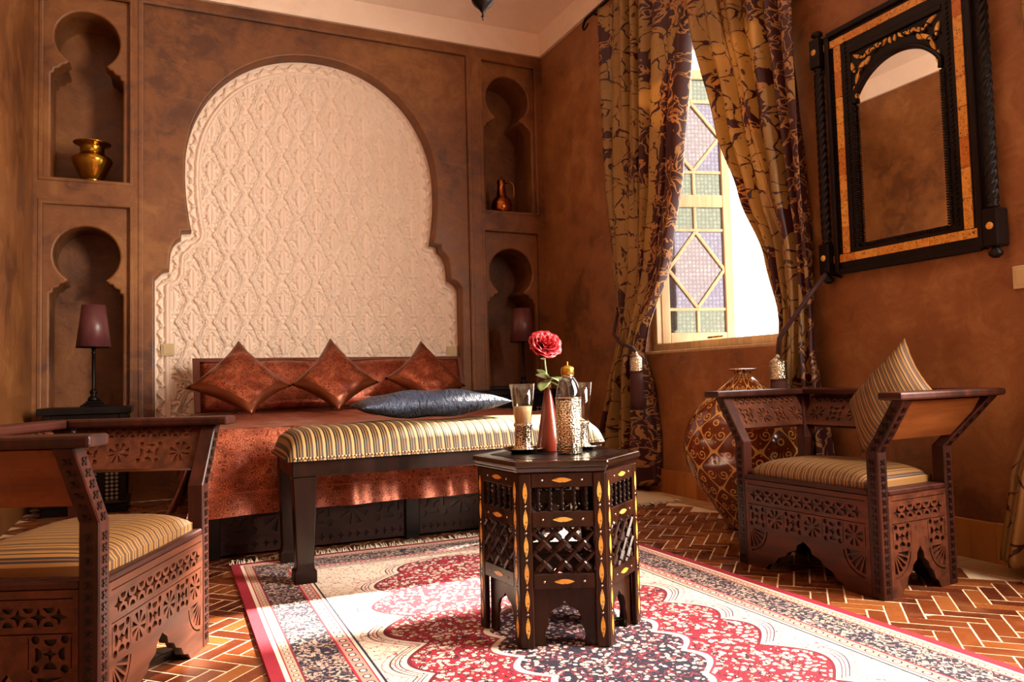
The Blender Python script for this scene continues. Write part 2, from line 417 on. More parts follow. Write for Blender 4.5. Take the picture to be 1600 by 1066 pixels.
# ------------------------------------------------------------------ geometry helpers
class MB:
    def __init__(s): s.v = []; s.f = []; s.uv = {}; s.sm = []
    def add(s, vs, fs, smooth=False, uvs=None):
        o = len(s.v); s.v += [tuple(p) for p in vs]
        for f in fs: s.f.append(tuple(i + o for i in f)); s.sm.append(smooth)
        if uvs:
            for i, q in enumerate(uvs): s.uv[o + i] = q
        return s
    def box(s, x0, x1, y0, y1, z0, z1, M=None):
        vs = [(x, y, z) for z in (z0, z1) for y in (y0, y1) for x in (x0, x1)]
        if M is not None: vs = [tuple(M @ Vector(p)) for p in vs]
        return s.add(vs, [(0, 2, 3, 1), (4, 5, 7, 6), (0, 1, 5, 4), (2, 6, 7, 3), (0, 4, 6, 2), (1, 3, 7, 5)])
    def lathe(s, prof, seg=24, c=(0, 0, 0), cap=True, smooth=True, uvscale=None, ripple=None):
        vs = []; fs = []; uvs = []
        cols = seg + 1 if uvscale else seg
        L = [0.0]
        for i in range(1, len(prof)): L.append(L[-1] + math.hypot(prof[i][0]-prof[i-1][0], prof[i][1]-prof[i-1][1]))
        for i, (r, z) in enumerate(prof):
            for k in range(cols):
                a = 2*PI*k/seg
                rr = r*(1 + (ripple[1]*math.cos(ripple[0]*a) if ripple else 0))
                vs.append((c[0] + rr*math.cos(a), c[1] + rr*math.sin(a), c[2] + z))
                if uvscale: uvs.append((k/seg*uvscale[0], L[i]/L[-1]*uvscale[1]))
        for i in range(len(prof)-1):
            for k in range(seg):
                k2 = k + 1 if uvscale else (k + 1) % seg
                fs.append((i*cols + k, i*cols + k2, (i+1)*cols + k2, (i+1)*cols + k))
        if cap:
            if prof[0][0] > 1e-6: fs.append(tuple(reversed([k for k in range(seg)])))
            if prof[-1][0] > 1e-6: fs.append(tuple((len(prof)-1)*cols + k for k in range(seg)))
        return s.add(vs, fs, smooth, uvs or None)
    def tube(s, pts, rad, seg=8, closed_caps=True, smooth=True, flat=None):
        pts = [Vector(p) for p in pts]; N = len(pts)
        rad = rad if isinstance(rad, (list, tuple)) else [rad]*N
        vs = []; fs = []; ref = None
        for i, p in enumerate(pts):
            t = (pts[min(i+1, N-1)] - pts[max(i-1, 0)]).normalized()
            if ref is None: ref = t.orthogonal().normalized()
            ref = (ref - t*ref.dot(t)).normalized(); b = t.cross(ref)
            for k in range(seg):
                a = 2*PI*k/seg
                vs.append(p + (ref*math.cos(a) + b*math.sin(a))*rad[i])
        for i in range(N-1):
            for k in range(seg):
                k2 = (k+1) % seg; fs.append((i*seg+k, i*seg+k2, (i+1)*seg+k2, (i+1)*seg+k))
        if closed_caps: fs += [tuple(reversed(range(seg))), tuple((N-1)*seg + k for k in range(seg))]
        return s.add(vs, fs, smooth)
    def prism(s, poly, t0, t1, fn):
        # poly: list of (a, b); fn(a, b, t) -> xyz; convex or simple polygon as n-gon
        n = len(poly); vs = [fn(a, b, t0) for a, b in poly] + [fn(a, b, t1) for a, b in poly]
        fs = [tuple(reversed(range(n))), tuple(range(n, 2*n))] + [(i, (i+1) % n, n + (i+1) % n, n + i) for i in range(n)]
        return s.add(vs, fs)
    def sweep4(s, secs):
        # secs: list of 4-point cross sections
        vs = [p for q in secs for p in q]; fs = []
        for i in range(len(secs)-1):
            for k in range(4): fs.append((i*4+k, i*4+(k+1) % 4, (i+1)*4+(k+1) % 4, (i+1)*4+k))
        e = (len(secs)-1)*4; fs += [(3, 2, 1, 0), (e, e+1, e+2, e+3)]
        return s.add(vs, fs)
    def grid(s, nu, nv, fn, smooth=True, uvfn=None, flip=False):
        vs = []; uvs = []
        for j in range(nv+1):
            for i in range(nu+1):
                u, v = i/nu, j/nv; vs.append(fn(u, v))
                if uvfn: uvs.append(uvfn(u, v))
        fs = []
        for j in range(nv):
            for i in range(nu):
                a = j*(nu+1)+i; q = (a, a+1, a+nu+2, a+nu+1); fs.append(tuple(reversed(q)) if flip else q)
        return s.add(vs, fs, smooth, uvs or None)
    def mesh(s, name, fix=True):
        me = bpy.data.meshes.new(name); me.from_pydata(s.v, [], s.f)
        me.polygons.foreach_set('use_smooth', s.sm)
        if s.uv:
            l = me.uv_layers.new(name='UVMap')
            idx = np.empty(len(me.loops), dtype=np.int32); me.loops.foreach_get('vertex_index', idx)
            uv = np.zeros((len(s.v), 2), dtype=np.float32)
            for k, q in s.uv.items(): uv[k] = q
            l.data.foreach_set('uv', uv[idx].ravel())
        if fix:
            bm = bmesh.new(); bm.from_mesh(me); bmesh.ops.recalc_face_normals(bm, faces=bm.faces); bm.to_mesh(me); bm.free()
        return me
    def build(s, name, mat, parent=None, bev=0, fix=True, seg=1, loc=None):
        return mkobj(name, s.mesh(name, fix), mat, parent, bev, seg, loc)
def mkobj(name, me, mat, parent=None, bev=0, seg=1, loc=None):
    o = bpy.data.objects.new(name, me); COL.objects.link(o)
    if mat and not me.materials: me.materials.append(MT[mat])
    if parent is not None: o.parent = parent
    if loc is not None: o.location = loc
    if bev:
        b = o.modifiers.new('bevel', 'BEVEL'); b.width = bev; b.segments = seg; b.limit_method = 'ANGLE'; b.angle_limit = 0.6
    return o
def thing(name, label, cat, loc=(0, 0, 0), rotz=0.0, group=None, rot=None, scale=1.0):
    o = bpy.data.objects.new(name, None); COL.objects.link(o); o.empty_display_size = 0.05
    o.location = loc; o.rotation_euler = rot or (0, 0, rotz); o.scale = (scale,)*3
    return tag(o, label, cat, group)
def tag(o, label, cat, group=None, kind=None):
    if label: o['label'] = label
    if cat: o['category'] = cat
    if group: o['group'] = group
    if kind: o['kind'] = kind
    return o
def struct(o, label=None): o['kind'] = 'structure'; return tag(o, label, None)
def copyobj(o, parent, rotz=None, loc=None):
    c = o.copy(); COL.objects.link(c); c.parent = parent
    if rotz is not None: c.rotation_euler = (0, 0, rotz)
    if loc is not None: c.location = loc
    return c
def copytree(o, parent=None):
    c = o.copy(); COL.objects.link(c); c.parent = parent
    for ch in list(o.children): copytree(ch, c)
    return c
def plate_mesh(name, outline, holes, t, M, bev=0.0, res=1):
    """flat board of thickness t with real holes, in its own xy plane (0..t in z), mapped by M"""
    cu = bpy.data.curves.new(name, 'CURVE'); cu.dimensions = '2D'; cu.fill_mode = 'BOTH'
    cu.extrude = t/2 - bev; cu.bevel_depth = bev; cu.bevel_resolution = res
    for k, poly in enumerate([outline] + list(holes)):
        sp = cu.splines.new('POLY'); sp.points.add(len(poly)-1)
        for p, q in zip(sp.points, poly): p.co = (q[0], q[1], 0, 1)
        sp.use_cyclic_u = True
    o = bpy.data.objects.new(name, cu); me = bpy.data.meshes.new_from_object(o)
    bpy.data.objects.remove(o); bpy.data.curves.remove(cu)
    me.transform(Matrix.Translation((0, 0, t/2))); me.transform(M); me.name = name
    me.update()
    return me
def frame_matrix(o, ex, ey, ez):
    m = Matrix((Vector(ex), Vector(ey), Vector(ez))).transposed().to_4x4(); m.translation = o; return m
def arc(cx, cy, r, a0, a1, n): return [(cx + r*math.cos(a0 + (a1-a0)*i/n), cy + r*math.sin(a0 + (a1-a0)*i/n)) for i in range(n+1)]
def interp(tab, t):
    """piecewise smooth interpolation of [(t, v)] sorted by t"""
    if t <= tab[0][0]: return tab[0][1]
    for (a, va), (b, vb) in zip(tab, tab[1:]):
        if t <= b:
            k = (t-a)/(b-a); k = k*k*(3-2*k)*0.5 + k*0.5; return va + (vb-va)*k
    return tab[-1][1]
def pillow(name, label, cat, corners, bulge, mat, group=None, n=20, pinch=0.07, size=0.45, nhint=None, wrinkle=0.004, flat_bottom=None, parent=None):
    """a stuffed cushion on four 3-D corner points a,b,c,d (in order round), bulging to both sides"""
    a, b, c, d = [Vector(q) for q in corners]
    ctr = (a+b+c+d)/4; nn = (c-a).cross(d-b).normalized()
    if nhint is not None and nn.dot(Vector(nhint)) < 0: nn = -nn
    rs = random.Random(len(name) + int(abs(a.x)*1000))
    ph = [rs.uniform(0, 6) for _ in range(6)]
    def pt(u, v, sgn):
        U, V = 2*u-1, 2*v-1
        p = (a*(1-u)*(1-v) + b*u*(1-v) + c*u*v + d*(1-u)*v)
        # edges drawn in between the corners
        pin = pinch*((1-U*U)*V*V*abs(V) + (1-V*V)*U*U*abs(U))
        p = p + (ctr-p)*pin
        th = bulge*(max(0, 1-U**4)*max(0, 1-V**4))**0.62*(0.62 + 0.38*(1-U*U)*(1-V*V))
        th += wrinkle*math.sin(9*U + ph[0] + 4*V)*math.sin(7*V + ph[1])*(1-U**6)*(1-V**6)
        q = p + nn*(th*sgn + (0.0015*sgn))
        if flat_bottom is not None and q.z < flat_bottom: q.z = flat_bottom + 0.2*(max(-0.02, q.z-flat_bottom))*0
        return q
    m = MB()
    for sgn in (1, -1): m.grid(n, n, lambda u, v: pt(u, v, sgn), True, lambda u, v: (u*size, v*size))
    me = m.mesh(name, False)
    bm = bmesh.new(); bm.from_mesh(me); bmesh.ops.remove_doubles(bm, verts=bm.verts, dist=0.0035)
    bmesh.ops.recalc_face_normals(bm, faces=bm.faces); bm.to_mesh(me); bm.free()
    for p in me.polygons: p.use_smooth = True
    o = mkobj(name, me, mat, parent)
    if label: tag(o, label, cat, group)
    return o, nn
# ------------------------------------------------------------------ the room
XL, XR, YB, YN, ZC = -0.794, 2.891, 5.627, -2.2, 3.47
CX = 1.025
MXZ = lambda y: frame_matrix((0, y, 0), (1, 0, 0), (0, 0, 1), (0, -1, 0))   # plate in XZ; thickness towards -Y
# --- floor
FX0, FX1, FY0, FY1 = XL, XR, YN, YB
fl = MB().box(FX0 - 0.2, FX1 + 0.3, FY0 - 0.2, FY1 + 0.4, -0.12, -0.0010).build('floor', 'grout'); struct(fl, 'brown glazed brick floor laid in herringbone with pale joints')
def herringbone():
    w, g, n = 0.0535, 0.0058, 3
    bm_me = MB().box(-n*w/2 + g/2, n*w/2 - g/2, -w/2 + g/2, w/2 - g/2, -0.012, 0.0)
    me = bm_me.mesh('brick'); me.materials.append(MT['brick'])
    c45 = math.sqrt(0.5); R = []
    for j in range(-140, 200):
        for m in range(-60, 60):
            for kind in (0, 1):
                if kind == 0: a, b, ang = (j + 2*n*m + n/2)*w, (j + 0.5)*w, 0
                else: a, b, ang = (j + 2*n*m + 2*n - 0.5)*w, (j + n/2)*w, PI/2
                # rotate the whole lay by -45 degrees, shift to match the joints
                a += 0.021; b += 0.013
                x, y = (a + b)*c45, (-a + b)*c45 + 1.6
                if XL + 0.02 < x < 2.715 - 0.045 and -0.6 < y < YB - 0.05: R.append((x, y, ang - PI/4))
    def hidden(x, y):
        if abs(x - RUG['cx']) < RUG['hx'] and abs(y - RUG['cy']) < RUG['hy']: return True
        if y > 3.5 and 0.1 < x < 2.0: return True
        if y > 3.75 and x > 2.3: return True
        return False
    vis = []; rest = []
    for q in R:
        p = project((q[0], q[1], 0))
        if p and -10 < p[0] < 1610 and -10 < p[1] < 1076 and not hidden(q[0], q[1]) and 0.02 < q[1]: vis.append((p[2], q))
        else: rest.append(q)
    vis.sort(); near = [q for d, q in vis[:298]]; rest += [q for d, q in vis[298:]]
    for x, y, a in near:
        o = bpy.data.objects.new('brick', me); COL.objects.link(o); o.parent = fl
        o.location = (x, y, random.uniform(-0.0008, 0.0006)); o.rotation_euler = (random.uniform(-.006, .006), random.uniform(-.004, .004), a)
    big = MB(); hl, hw = n*w/2 - g/2, w/2 - g/2
    for x, y, a in rest:
        c, s = math.cos(a), math.sin(a); z = random.uniform(-0.0008, 0.0006)
        P = [(x + u*c - v*s, y + u*s + v*c) for u, v in ((-hl, -hw), (hl, -hw), (hl, hw), (-hl, hw))]
        big.add([(px, py, z) for px, py in P] + [(px, py, -0.012) for px, py in P], [(0, 1, 2, 3), (0, 4, 5, 1), (1, 5, 6, 2), (2, 6, 7, 3), (3, 7, 4, 0)])
    tag(big.build('brick_paving', 'brick', fl, fix=False), None, None, kind='stuff')
herringbone()
# pale stone strip along the window wall and skirting tiles
strip = MB().box(0.002, 0.150, 0.002, 0.298, -0.012, 0.001).mesh('border_tile'); strip.materials.append(MT['border_tile'])
for k in range(18):
    o = bpy.data.objects.new('border_tile', strip); COL.objects.link(o); o.parent = fl; o.location = (2.718, 0.2 + 0.3*k, 0)

# --- walls
def keyhole(cx, zc, r, zb, hw):
    """horseshoe niche opening, circle centre zc, floor of the niche zb, half width hw"""
    th = math.radians(-52); R = []
    a0 = th; pts = arc(cx, zc, r, a0, PI - a0, 28)            # right side, over the top, to left side
    x0, z0 = r*math.cos(a0), zc + r*math.sin(a0)
    right = [(x0 + 0.012, z0 - 0.012), (x0 + 0.03, z0 - 0.014), (x0 + 0.045, z0 - 0.04), (hw - 0.022, z0 - 0.05), (hw - 0.02, z0 - 0.075), (hw, z0 - 0.085)]
    R = [(cx + hw, zb)] + [(cx + a, b) for a, b in reversed(right)] + pts + [(cx - a, b) for a, b in right] + [(cx - hw, zb)]
    return R
def arch_outline(grow=0.0):
    """right half of the big horseshoe opening, half widths (z, half) from the top down, then mirrored"""
    top, zw, hw = 3.215, 2.275, 0.935
    half = []
    for i in range(25):
        a = PI/2*(1 - i/24)
        x = hw*math.cos(a)**0.96; z = zw + (top - zw)*math.sin(a)**0.97 if a > 0 else zw
        half.append((x, z))
    half += [(0.936, 2.2), (0.932, 2.1), (0.922, 2.0), (0.910, 1.91), (0.898, 1.845)]
    half += [(0.960, 1.840), (0.962, 1.785), (0.985, 1.770), (1.012, 1.735), (1.028, 1.69), (1.035, 1.62), (1.038, 1.565), (1.062, 1.560), (1.085, 1.545), (1.120, 1.505), (1.130, 1.49), (1.130, 0.30)]
    h = [(x + grow, z + grow*0.6) for x, z in half]
    return [(CX + x, z) for x, z in h] + [(CX - x, z) for x, z in reversed(h[1:])]
ARCH = arch_outline()
BAY = [(-0.4925, 0.2575), (2.5825, 0.2475)]
def rect(x0, x1, z0, z1): return [(x0, z0), (x1, z0), (x1, z1), (x0, z1)]
holesA = [rect(CX - 1.19, CX + 1.19, 0.28, 3.40)]
holesB = []
for bx, hw in BAY:
    holesA += [rect(bx - hw, bx + hw, 2.125, 3.385), rect(bx - hw, bx + hw, 0.10, 1.965)]
    holesB += [keyhole(bx, 3.085, 0.205, 2.127, 0.225), keyhole(bx, 1.630, 0.207, 0.55, 0.225)]
wb = mkobj('wall_back', plate_mesh('wall_back', rect(XL - 0.1, XR + 0.1, -0.05, ZC + 0.1), holesA, 0.035, MXZ(YB + 0.035), 0.008, 2), 'tadelakt')
struct(wb, 'brown polished plaster wall with a tall horseshoe arch and four niches')
# second skin: spandrel panel around the arch and the niche panels with their keyhole openings
sp_holes = holesB + [ARCH]
o = mkobj('niche_panel', plate_mesh('niche_panel', rect(XL - 0.1, XR + 0.1, -0.05, ZC + 0.1), sp_holes, 0.15, MXZ(YB + 0.182), 0.014, 3), 'tadelakt', wb)
o = mkobj('niche_lining', plate_mesh('niche_lining', rect(XL - 0.1, XR + 0.1, -0.05, ZC + 0.1), holesB, 0.20, MXZ(YB + 0.40), 0.0, 1), 'tadelakt', wb)
MB().box(XL - 0.1, XR + 0.1, YB + 0.41, YB + 0.46, -0.05, ZC + 0.1).build('niche_back', 'tadelakt', wb)
# slim moulding frames round each bay and round the arch field
def frame_strip(x0, x1, z0, z1, w=0.02, y=YB - 0.006, t=0.012):
    return mkobj('moulding', plate_mesh('moulding', rect(x0 - w, x1 + w, z0 - w, z1 + w), [rect(x0, x1, z0, z1)], t, MXZ(y + t), 0.004, 2), 'tadelakt', wb)
frame_strip(CX - 1.19, CX + 1.19, 0.28, 3.40)
for bx, hw in BAY:
    frame_strip(bx - hw, bx + hw, 2.125, 3.385, 0.014); frame_strip(bx - hw, bx + hw, 0.10, 1.965, 0.014)

# carved stucco panel
def stucco():
    st = 0.0055; x0, x1, z0, z1 = CX - 1.16, CX + 1.16, 0.50, 3.24
    nx, nz = int((x1-x0)/st), int((z1-z0)/st)
    X, Z = np.meshgrid(np.linspace(x0, x1, nx+1), np.linspace(z0, z1, nz+1))
    poly = np.array(ARCH); P = np.stack([X.ravel(), Z.ravel()], 1)
    D = np.full(len(P), 9.0)
    for a, b in zip(poly, np.roll(poly, -1, 0)):
        if a[1] < 0.4 and b[1] < 0.4: continue
        ab = b-a; t = np.clip(((P-a) @ ab)/(ab @ ab), 0, 1); D = np.minimum(D, np.hypot(*(P - a - t[:, None]*ab).T))
    D = D.reshape(X.shape)
    ss = lambda a, b, x: (lambda t: t*t*(3-2*t))(np.clip((x-a)/(b-a), 0, 1))
    p, q = (X-CX)/0.250, (Z-0.42)/0.315
    def cell(p, q):
        u = (p + 0.5) % 1 - 0.5; v = (q + 0.5) % 1 - 0.5; return u*0.250, v*0.315
    h = np.zeros_like(X)
    # ogee net of double bands
    qq = q + 0.06*np.sin(4*np.pi*q)
    f = np.cos(2*np.pi*p) + np.cos(2*np.pi*qq) + 0.28*np.cos(4*np.pi*q)*np.cos(2*np.pi*p)
    g = np.abs(f); band = (1-ss(0.20, 0.30, g))*ss(0.03, 0.08, g)
    g2 = np.abs(f-0.62); band2 = (1-ss(0.05, 0.11, g2))
    g3 = np.abs(f+0.62); band3 = (1-ss(0.05, 0.11, g3))
    h = np.maximum(h, band); h = np.maximum(h, 0.8*band2*(np.sin(18*np.pi*q) > -0.7)); h = np.maximum(h, 0.8*band3)
    for dp, dq in ((0, 0), (0.5, 0.5)):
        u, v = cell(p + dp, q + dq)
        au = np.abs(u)
        # palmette leaf with vein and side lobes
        w = 0.030*np.cos(np.clip((v+0.01)/0.085, -1, 1)*np.pi/2)**0.8
        leaf = (1-ss(-0.004, 0.004, au-w))*(0.55 + 0.45*ss(0.002, 0.006, au))
        h = np.maximum(h, leaf)
        for k in range(4):
            cv = -0.085 + 0.045*k; cu = 0.052 - 0.010*abs(k-1.2)
            r = np.hypot((au-cu)*1.2, v-cv - (au-cu)*0.9); ring = (1-ss(0.0035, 0.0065, np.abs(r-0.0125)))
            h = np.maximum(h, 0.75*ring)
        stem = 1-ss(0.003, 0.0065, np.abs(au - 0.034 - 0.014*np.sin(v*38)))
        h = np.maximum(h, 0.65*stem*(np.abs(v) < 0.12))
    fil = np.sin(2*np.pi*(4*p + 0.5*np.sin(2*np.pi*3*q)))*np.sin(2*np.pi*(5*q + 0.35*np.sin(2*np.pi*4*p)))
    h = np.maximum(h, 0.45*ss(0.15, 0.5, np.abs(fil)))
    # border: vine between plain fillets
    ang = np.arctan2(Z-2.2, X-CX)*0.95
    along = np.where(Z > 1.85, ang, Z*1.0)
    vine = D-0.050 - 0.014*np.sin(along*2*np.pi/0.105)
    bd = 1-ss(0.004, 0.008, np.abs(vine))
    cur = 1-ss(0.003, 0.007, np.abs(np.hypot((((along/0.0525) % 1)-0.5)*0.0525, D-0.050-0.010*np.sign(np.sin(along*2*np.pi/0.105)))-0.011))
    bord = np.maximum(bd, 0.8*cur)
    bord = np.maximum(bord, (D < 0.024)*1.0)
    fil2 = np.where(D < 0.084, bord, np.where(D < 0.118, 1.0 - 0.4*(np.abs(D-0.101) < 0.004), h))
    H = 0.032*fil2
    Yv = YB + 0.190 - H
    V = np.stack([X, Yv, Z], -1).reshape(-1, 3)
    i = np.arange((nx+1)*(nz+1)).reshape(nz+1, nx+1)
    F = np.stack([i[:-1, :-1], i[:-1, 1:], i[1:, 1:], i[1:, :-1]], -1).reshape(-1, 4)
    me = bpy.data.meshes.new('stucco_panel')
    me.vertices.add(len(V)); me.vertices.foreach_set('co', V.astype(np.float32).ravel())
    me.loops.add(F.size); me.loops.foreach_set('vertex_index', F.astype(np.int32).ravel())
    me.polygons.add(len(F)); me.polygons.foreach_set('loop_start', np.arange(0, F.size, 4, dtype=np.int32))
    me.polygons.foreach_set('use_smooth', np.ones(len(F), dtype=bool))
    me.update(calc_edges=True); me.validate()
    o = mkobj('stucco_panel', me, 'stucco', wb); o['label'] = 'cream carved stucco relief filling the horseshoe arch'
stucco()

# window wall with two window openings
WIN = (2.93, 4.29, 0.885, 2.93); WIN2 = (-0.02, 1.30, 0.885, 2.93)
MYZ = lambda x: frame_matrix((x, 0, 0), (0, 1, 0), (0, 0, 1), (1, 0, 0))
wr = mkobj('wall_right', plate_mesh('wall_right', rect(YN - 0.1, YB + 0.5, -0.05, ZC + 0.1), [rect(*WIN), rect(*WIN2)], 0.32, MYZ(XR), 0.006, 2), 'tadelakt_red')
struct(wr, 'reddish brown polished plaster wall with the curtained window and mirror')
tile = MB().box(-0.022, 0.0, 0.001, 0.099, 0.0, 0.152).mesh('skirting_tile'); tile.materials.append(MT['skirting_tile'])
bb = MB().box(XR - 0.016, XR - 0.001, 0.8, YB - 0.01, 0.0, 0.145).build('baseboard_right', 'grout'); struct(bb, 'ochre tile skirting along the window wall')
for k in range(47):
    o = bpy.data.objects.new('skirting_tile', tile); COL.objects.link(o); o.parent = bb; o.location = (XR - 0.001, 0.9 + 0.1*k, random.uniform(-0.002, 0.002))
wl = MB().box(XL - 0.2, XL, YN - 0.1, YB + 0.5, -0.05, ZC + 0.1).build('wall_left', 'tadelakt'); struct(wl, 'brown polished plaster wall at the end of the niches')
wn = mkobj('wall_near', plate_mesh('wall_near', rect(XL - 0.1, XR + 0.3, -0.05, ZC + 0.1), [], 0.2, MXZ(YN), 0.0, 1), 'tadelakt')
struct(wn, 'brown plaster wall facing the bed')
# ceiling with a stepped white cove
def ceiling():
    m = MB(); prof = [(-0.002, ZC), (0.028, ZC), (0.030, ZC + 0.012), (0.016, ZC + 0.02), (0.035, ZC + 0.19), (0.30, ZC + 0.36), (0.62, ZC + 0.52), (0.62, ZC + 0.56)]
    vs = []; fs = []
    for ins, z in prof:
        vs += [(XL + ins, YN + ins, z), (XR - ins, YN + ins, z), (XR - ins, YB - ins, z), (XL + ins, YB - ins, z)]
    for i in range(len(prof)-1):
        for k in range(4): fs.append((i*4+k, i*4+(k+1) % 4, (i+1)*4+(k+1) % 4, (i+1)*4+k))
    e = (len(prof)-1)*4; fs.append((e, e+1, e+2, e+3)); m.add(vs, fs)
    o = m.build('ceiling', 'plaster_white', fix=False); struct(o, 'cream plaster ceiling with a sloping stepped cove')
    MB().box(XL - 0.2, XR + 0.4, YN - 0.2, YB + 0.5, ZC + 0.6, ZC + 0.7).build('ceiling_slab', 'plaster_white', o)
ceiling()
# ------------------------------------------------------------------ window, curtains, mirror
def casement(name, parent, w, h, M):
    """glazed leaf in its own plane: x 0..w, z 0..h, thickness 0.045 in y"""
    t = 0.045; leaf = bpy.data.objects.new(name, None); COL.objects.link(leaf); leaf.parent = parent; leaf.matrix_local = M
    st, rl, bar = 0.062, 0.062, 0.018
    def bx(nm, x0, x1, z0, z1, y0=0.0, y1=t): MB().box(x0, x1, y0, y1, z0, z1).build(nm, 'wood_window', leaf, 0.004)
    bx('stile', 0, st, 0, h); bx('stile', w - st, w, 0, h)
    bx('rail', st, w - st, 0, 0.072); bx('rail', st, w - st, h - 0.065, h)
    mid = h*0.515; bx('rail', st, w - st, mid - 0.042, mid + 0.042)
    x0, x1, xm = st, w - st, w/2
    sq = 0.150
    def panes(za, zb):
        # squares row, diamond field, squares row
        z1, z2 = za + sq, zb - sq
        bx('glazing_bar', x0, x1, z1, z1 + 0.02, 0.006, 0.039); bx('glazing_bar', x0, x1, z2 - 0.02, z2, 0.006, 0.039)
        for a, b in ((za, z1), (z2, zb)):
            bx('glazing_bar', xm - 0.011, xm + 0.011, a, b, 0.006, 0.039)
            for c, d in ((x0, xm - 0.011), (xm + 0.011, x1)): MB().box(c, d, 0.018, 0.024, a, b).build('pane', 'pane_green', leaf)
        z1 += 0.02; z2 -= 0.02; zm = (z1 + z2)/2
        T, B, L, R = (xm, z2), (xm, z1), (x0, zm), (x1, zm)
        for p, q in ((B, R), (R, T), (T, L), (L, B)):
            v = Vector((q[0]-p[0], 0, q[1]-p[1])); n = Vector((-v.z, 0, v.x)).normalized()*0.011
            P = [(p[0]-n.x, p[1]-n.z), (q[0]-n.x, q[1]-n.z), (q[0]+n.x, q[1]+n.z), (p[0]+n.x, p[1]+n.z)]
            MB().prism(P, 0.006, 0.039, lambda a, b, t: (a, t, b)).build('glazing_bar', 'wood_window', leaf, 0.003)
        fy = lambda a, b, t: (a, t, b)
        MB().prism([B, R, T, L], 0.018, 0.024, fy).build('pane', 'pane_rose', leaf)
        for c in ([(x0, z1), B, L], [B, (x1, z1), R], [R, (x1, z2), T], [T, (x0, z2), L]): MB().prism(c, 0.018, 0.024, fy).build('pane', 'pane_violet', leaf)
    panes(0.072, mid - 0.042); panes(mid + 0.042, h - 0.065)
    return leaf
def window(name, y0, y1, z0, z1, label, open_left, open_right):
    w = bpy.data.objects.new(name, None); COL.objects.link(w); struct(w, label); X = XR + 0.11
    def bx(nm, a, b, c, d, e=X, f=X + 0.07): MB().box(e, f, a, b, c, d).build(nm, 'wood_window', w, 0.004)
    bx('frame_rail', y0, y1, z0, z0 + 0.075); bx('frame_rail', y0, y1, z1 - 0.06, z1)
    bx('frame_stile', y0, y0 + 0.055, z0 + 0.075, z1 - 0.06); bx('frame_stile', y1 - 0.055, y1, z0 + 0.075, z1 - 0.06)
    bx('window_sill', y0, y1, z0 - 0.0, z0 + 0.022, XR + 0.004, X)
    h = z1 - z0 - 0.14; lw = (y1 - y0)/2 - 0.06
    def leaf(yh, ang, lw):
        d = Vector((math.cos(ang), math.sin(ang), 0))
        M = frame_matrix((X + 0.04, yh, z0 + 0.077), d, (-d.y, d.x, 0), (0, 0, 1)); casement('casement', w, lw, h, M)
    leaf(y1 - 0.062, open_left, lw - 0.09); leaf(y0 + 0.062, open_right, lw)
    MB().tube([(X - 0.004, (y0+y1)/2 - 0.05, z0 + 0.09), (X - 0.03, (y0+y1)/2 - 0.02, z0 + 0.085), (X - 0.03, (y0+y1)/2 + 0.06, z0 + 0.085)], 0.006).build('window_catch', 'brass', w)
    return w
window('window_1', *WIN, 'pale wooden window with a lattice casement of coloured panes between damask curtains', math.radians(-15), math.radians(8))
window('window_2', *WIN2, 'pale wooden lattice window near the striped chair', math.radians(20), math.radians(-20))

def curtain(label, left, right, tie_z, shift=0.0, nf=6, seed=1, group='damask curtains'):
    rs = random.Random(seed); ph = rs.uniform(0, 6)
    ztop, zbot = 3.345, 0.045
    NU, NV = 150, 110
    def pos(u, v):
        z = ztop + (zbot - ztop)*v
        yl, yr = interp(left, z), interp(right, z); wid = abs(yl - yr)
        k = math.exp(-((z - tie_z)/0.30)**2); low = 1/(1 + math.exp((z - tie_z)/0.06))
        uu = u + 0.035*math.sin(2*PI*u*2 + ph + z*0.9)*(1-k)
        y = yl + (yr - yl)*uu
        A = 0.052 + 0.012*math.sin(z*2.1 + ph) + 0.012*low
        f = math.cos(2*PI*nf*u + ph + 0.7*math.sin(z*1.3 + u*3)) + 0.35*math.cos(2*PI*nf*2.3*u + ph*2 + z*0.8) + 0.3*math.sin(2*PI*2*u + ph)
        bundle = math.sqrt(max(0.0, 1 - (2*u-1)**2))
        x = 2.805 + A*f*(1 - 0.45*k)*(0.75 + 0.25*low) - k*0.05*bundle - 0.02*low*bundle
        x = max(2.67, min(XR - 0.012, x))
        y += 0.30*wid/nf*0.5*math.sin(2*PI*nf*u + ph)*(1-k)
        return (x, y + shift, z)
    m = MB().grid(NU, NV, pos, True, lambda u, v: (u*1.25, -v*3.3))
    o = m.build('curtain', 'damask', fix=False)
    s = o.modifiers.new('thick', 'SOLIDIFY'); s.thickness = 0.004
    tag(o, label, 'curtain', group); return o
LCl = [(0.04, 4.66), (0.35, 4.60), (0.70, 4.45), (0.90, 4.36), (1.04, 4.335), (1.35, 4.40), (2.04, 4.477), (2.96, 4.483), (3.36, 4.49)]
LCr = [(0.04, 4.06), (0.35, 4.05), (0.70, 4.09), (0.90, 4.13), (1.00, 4.09), (1.486, 3.83), (2.0, 3.68), (2.75, 3.555), (3.0, 3.50), (3.36, 3.44)]
RCl = [(0.04, 2.99), (0.40, 2.985), (0.69, 2.955), (0.84, 2.875), (1.0, 2.88), (1.348, 2.965), (1.70, 3.12), (2.10, 3.27), (2.84, 3.485), (3.36, 3.56)]
RCr = [(0.04, 2.60), (0.40, 2.61), (0.69, 2.635), (0.88, 2.665), (1.15, 2.67), (1.93, 2.69), (2.587, 2.715), (3.36, 2.72)]
curtain('gold and maroon damask curtain tied back beside the right niche', LCl, LCr, 0.93, 0, 6, 3)
curtain('gold and maroon damask curtain tied back between window and mirror', RCl, RCr, 0.90, 0, 5, 5)
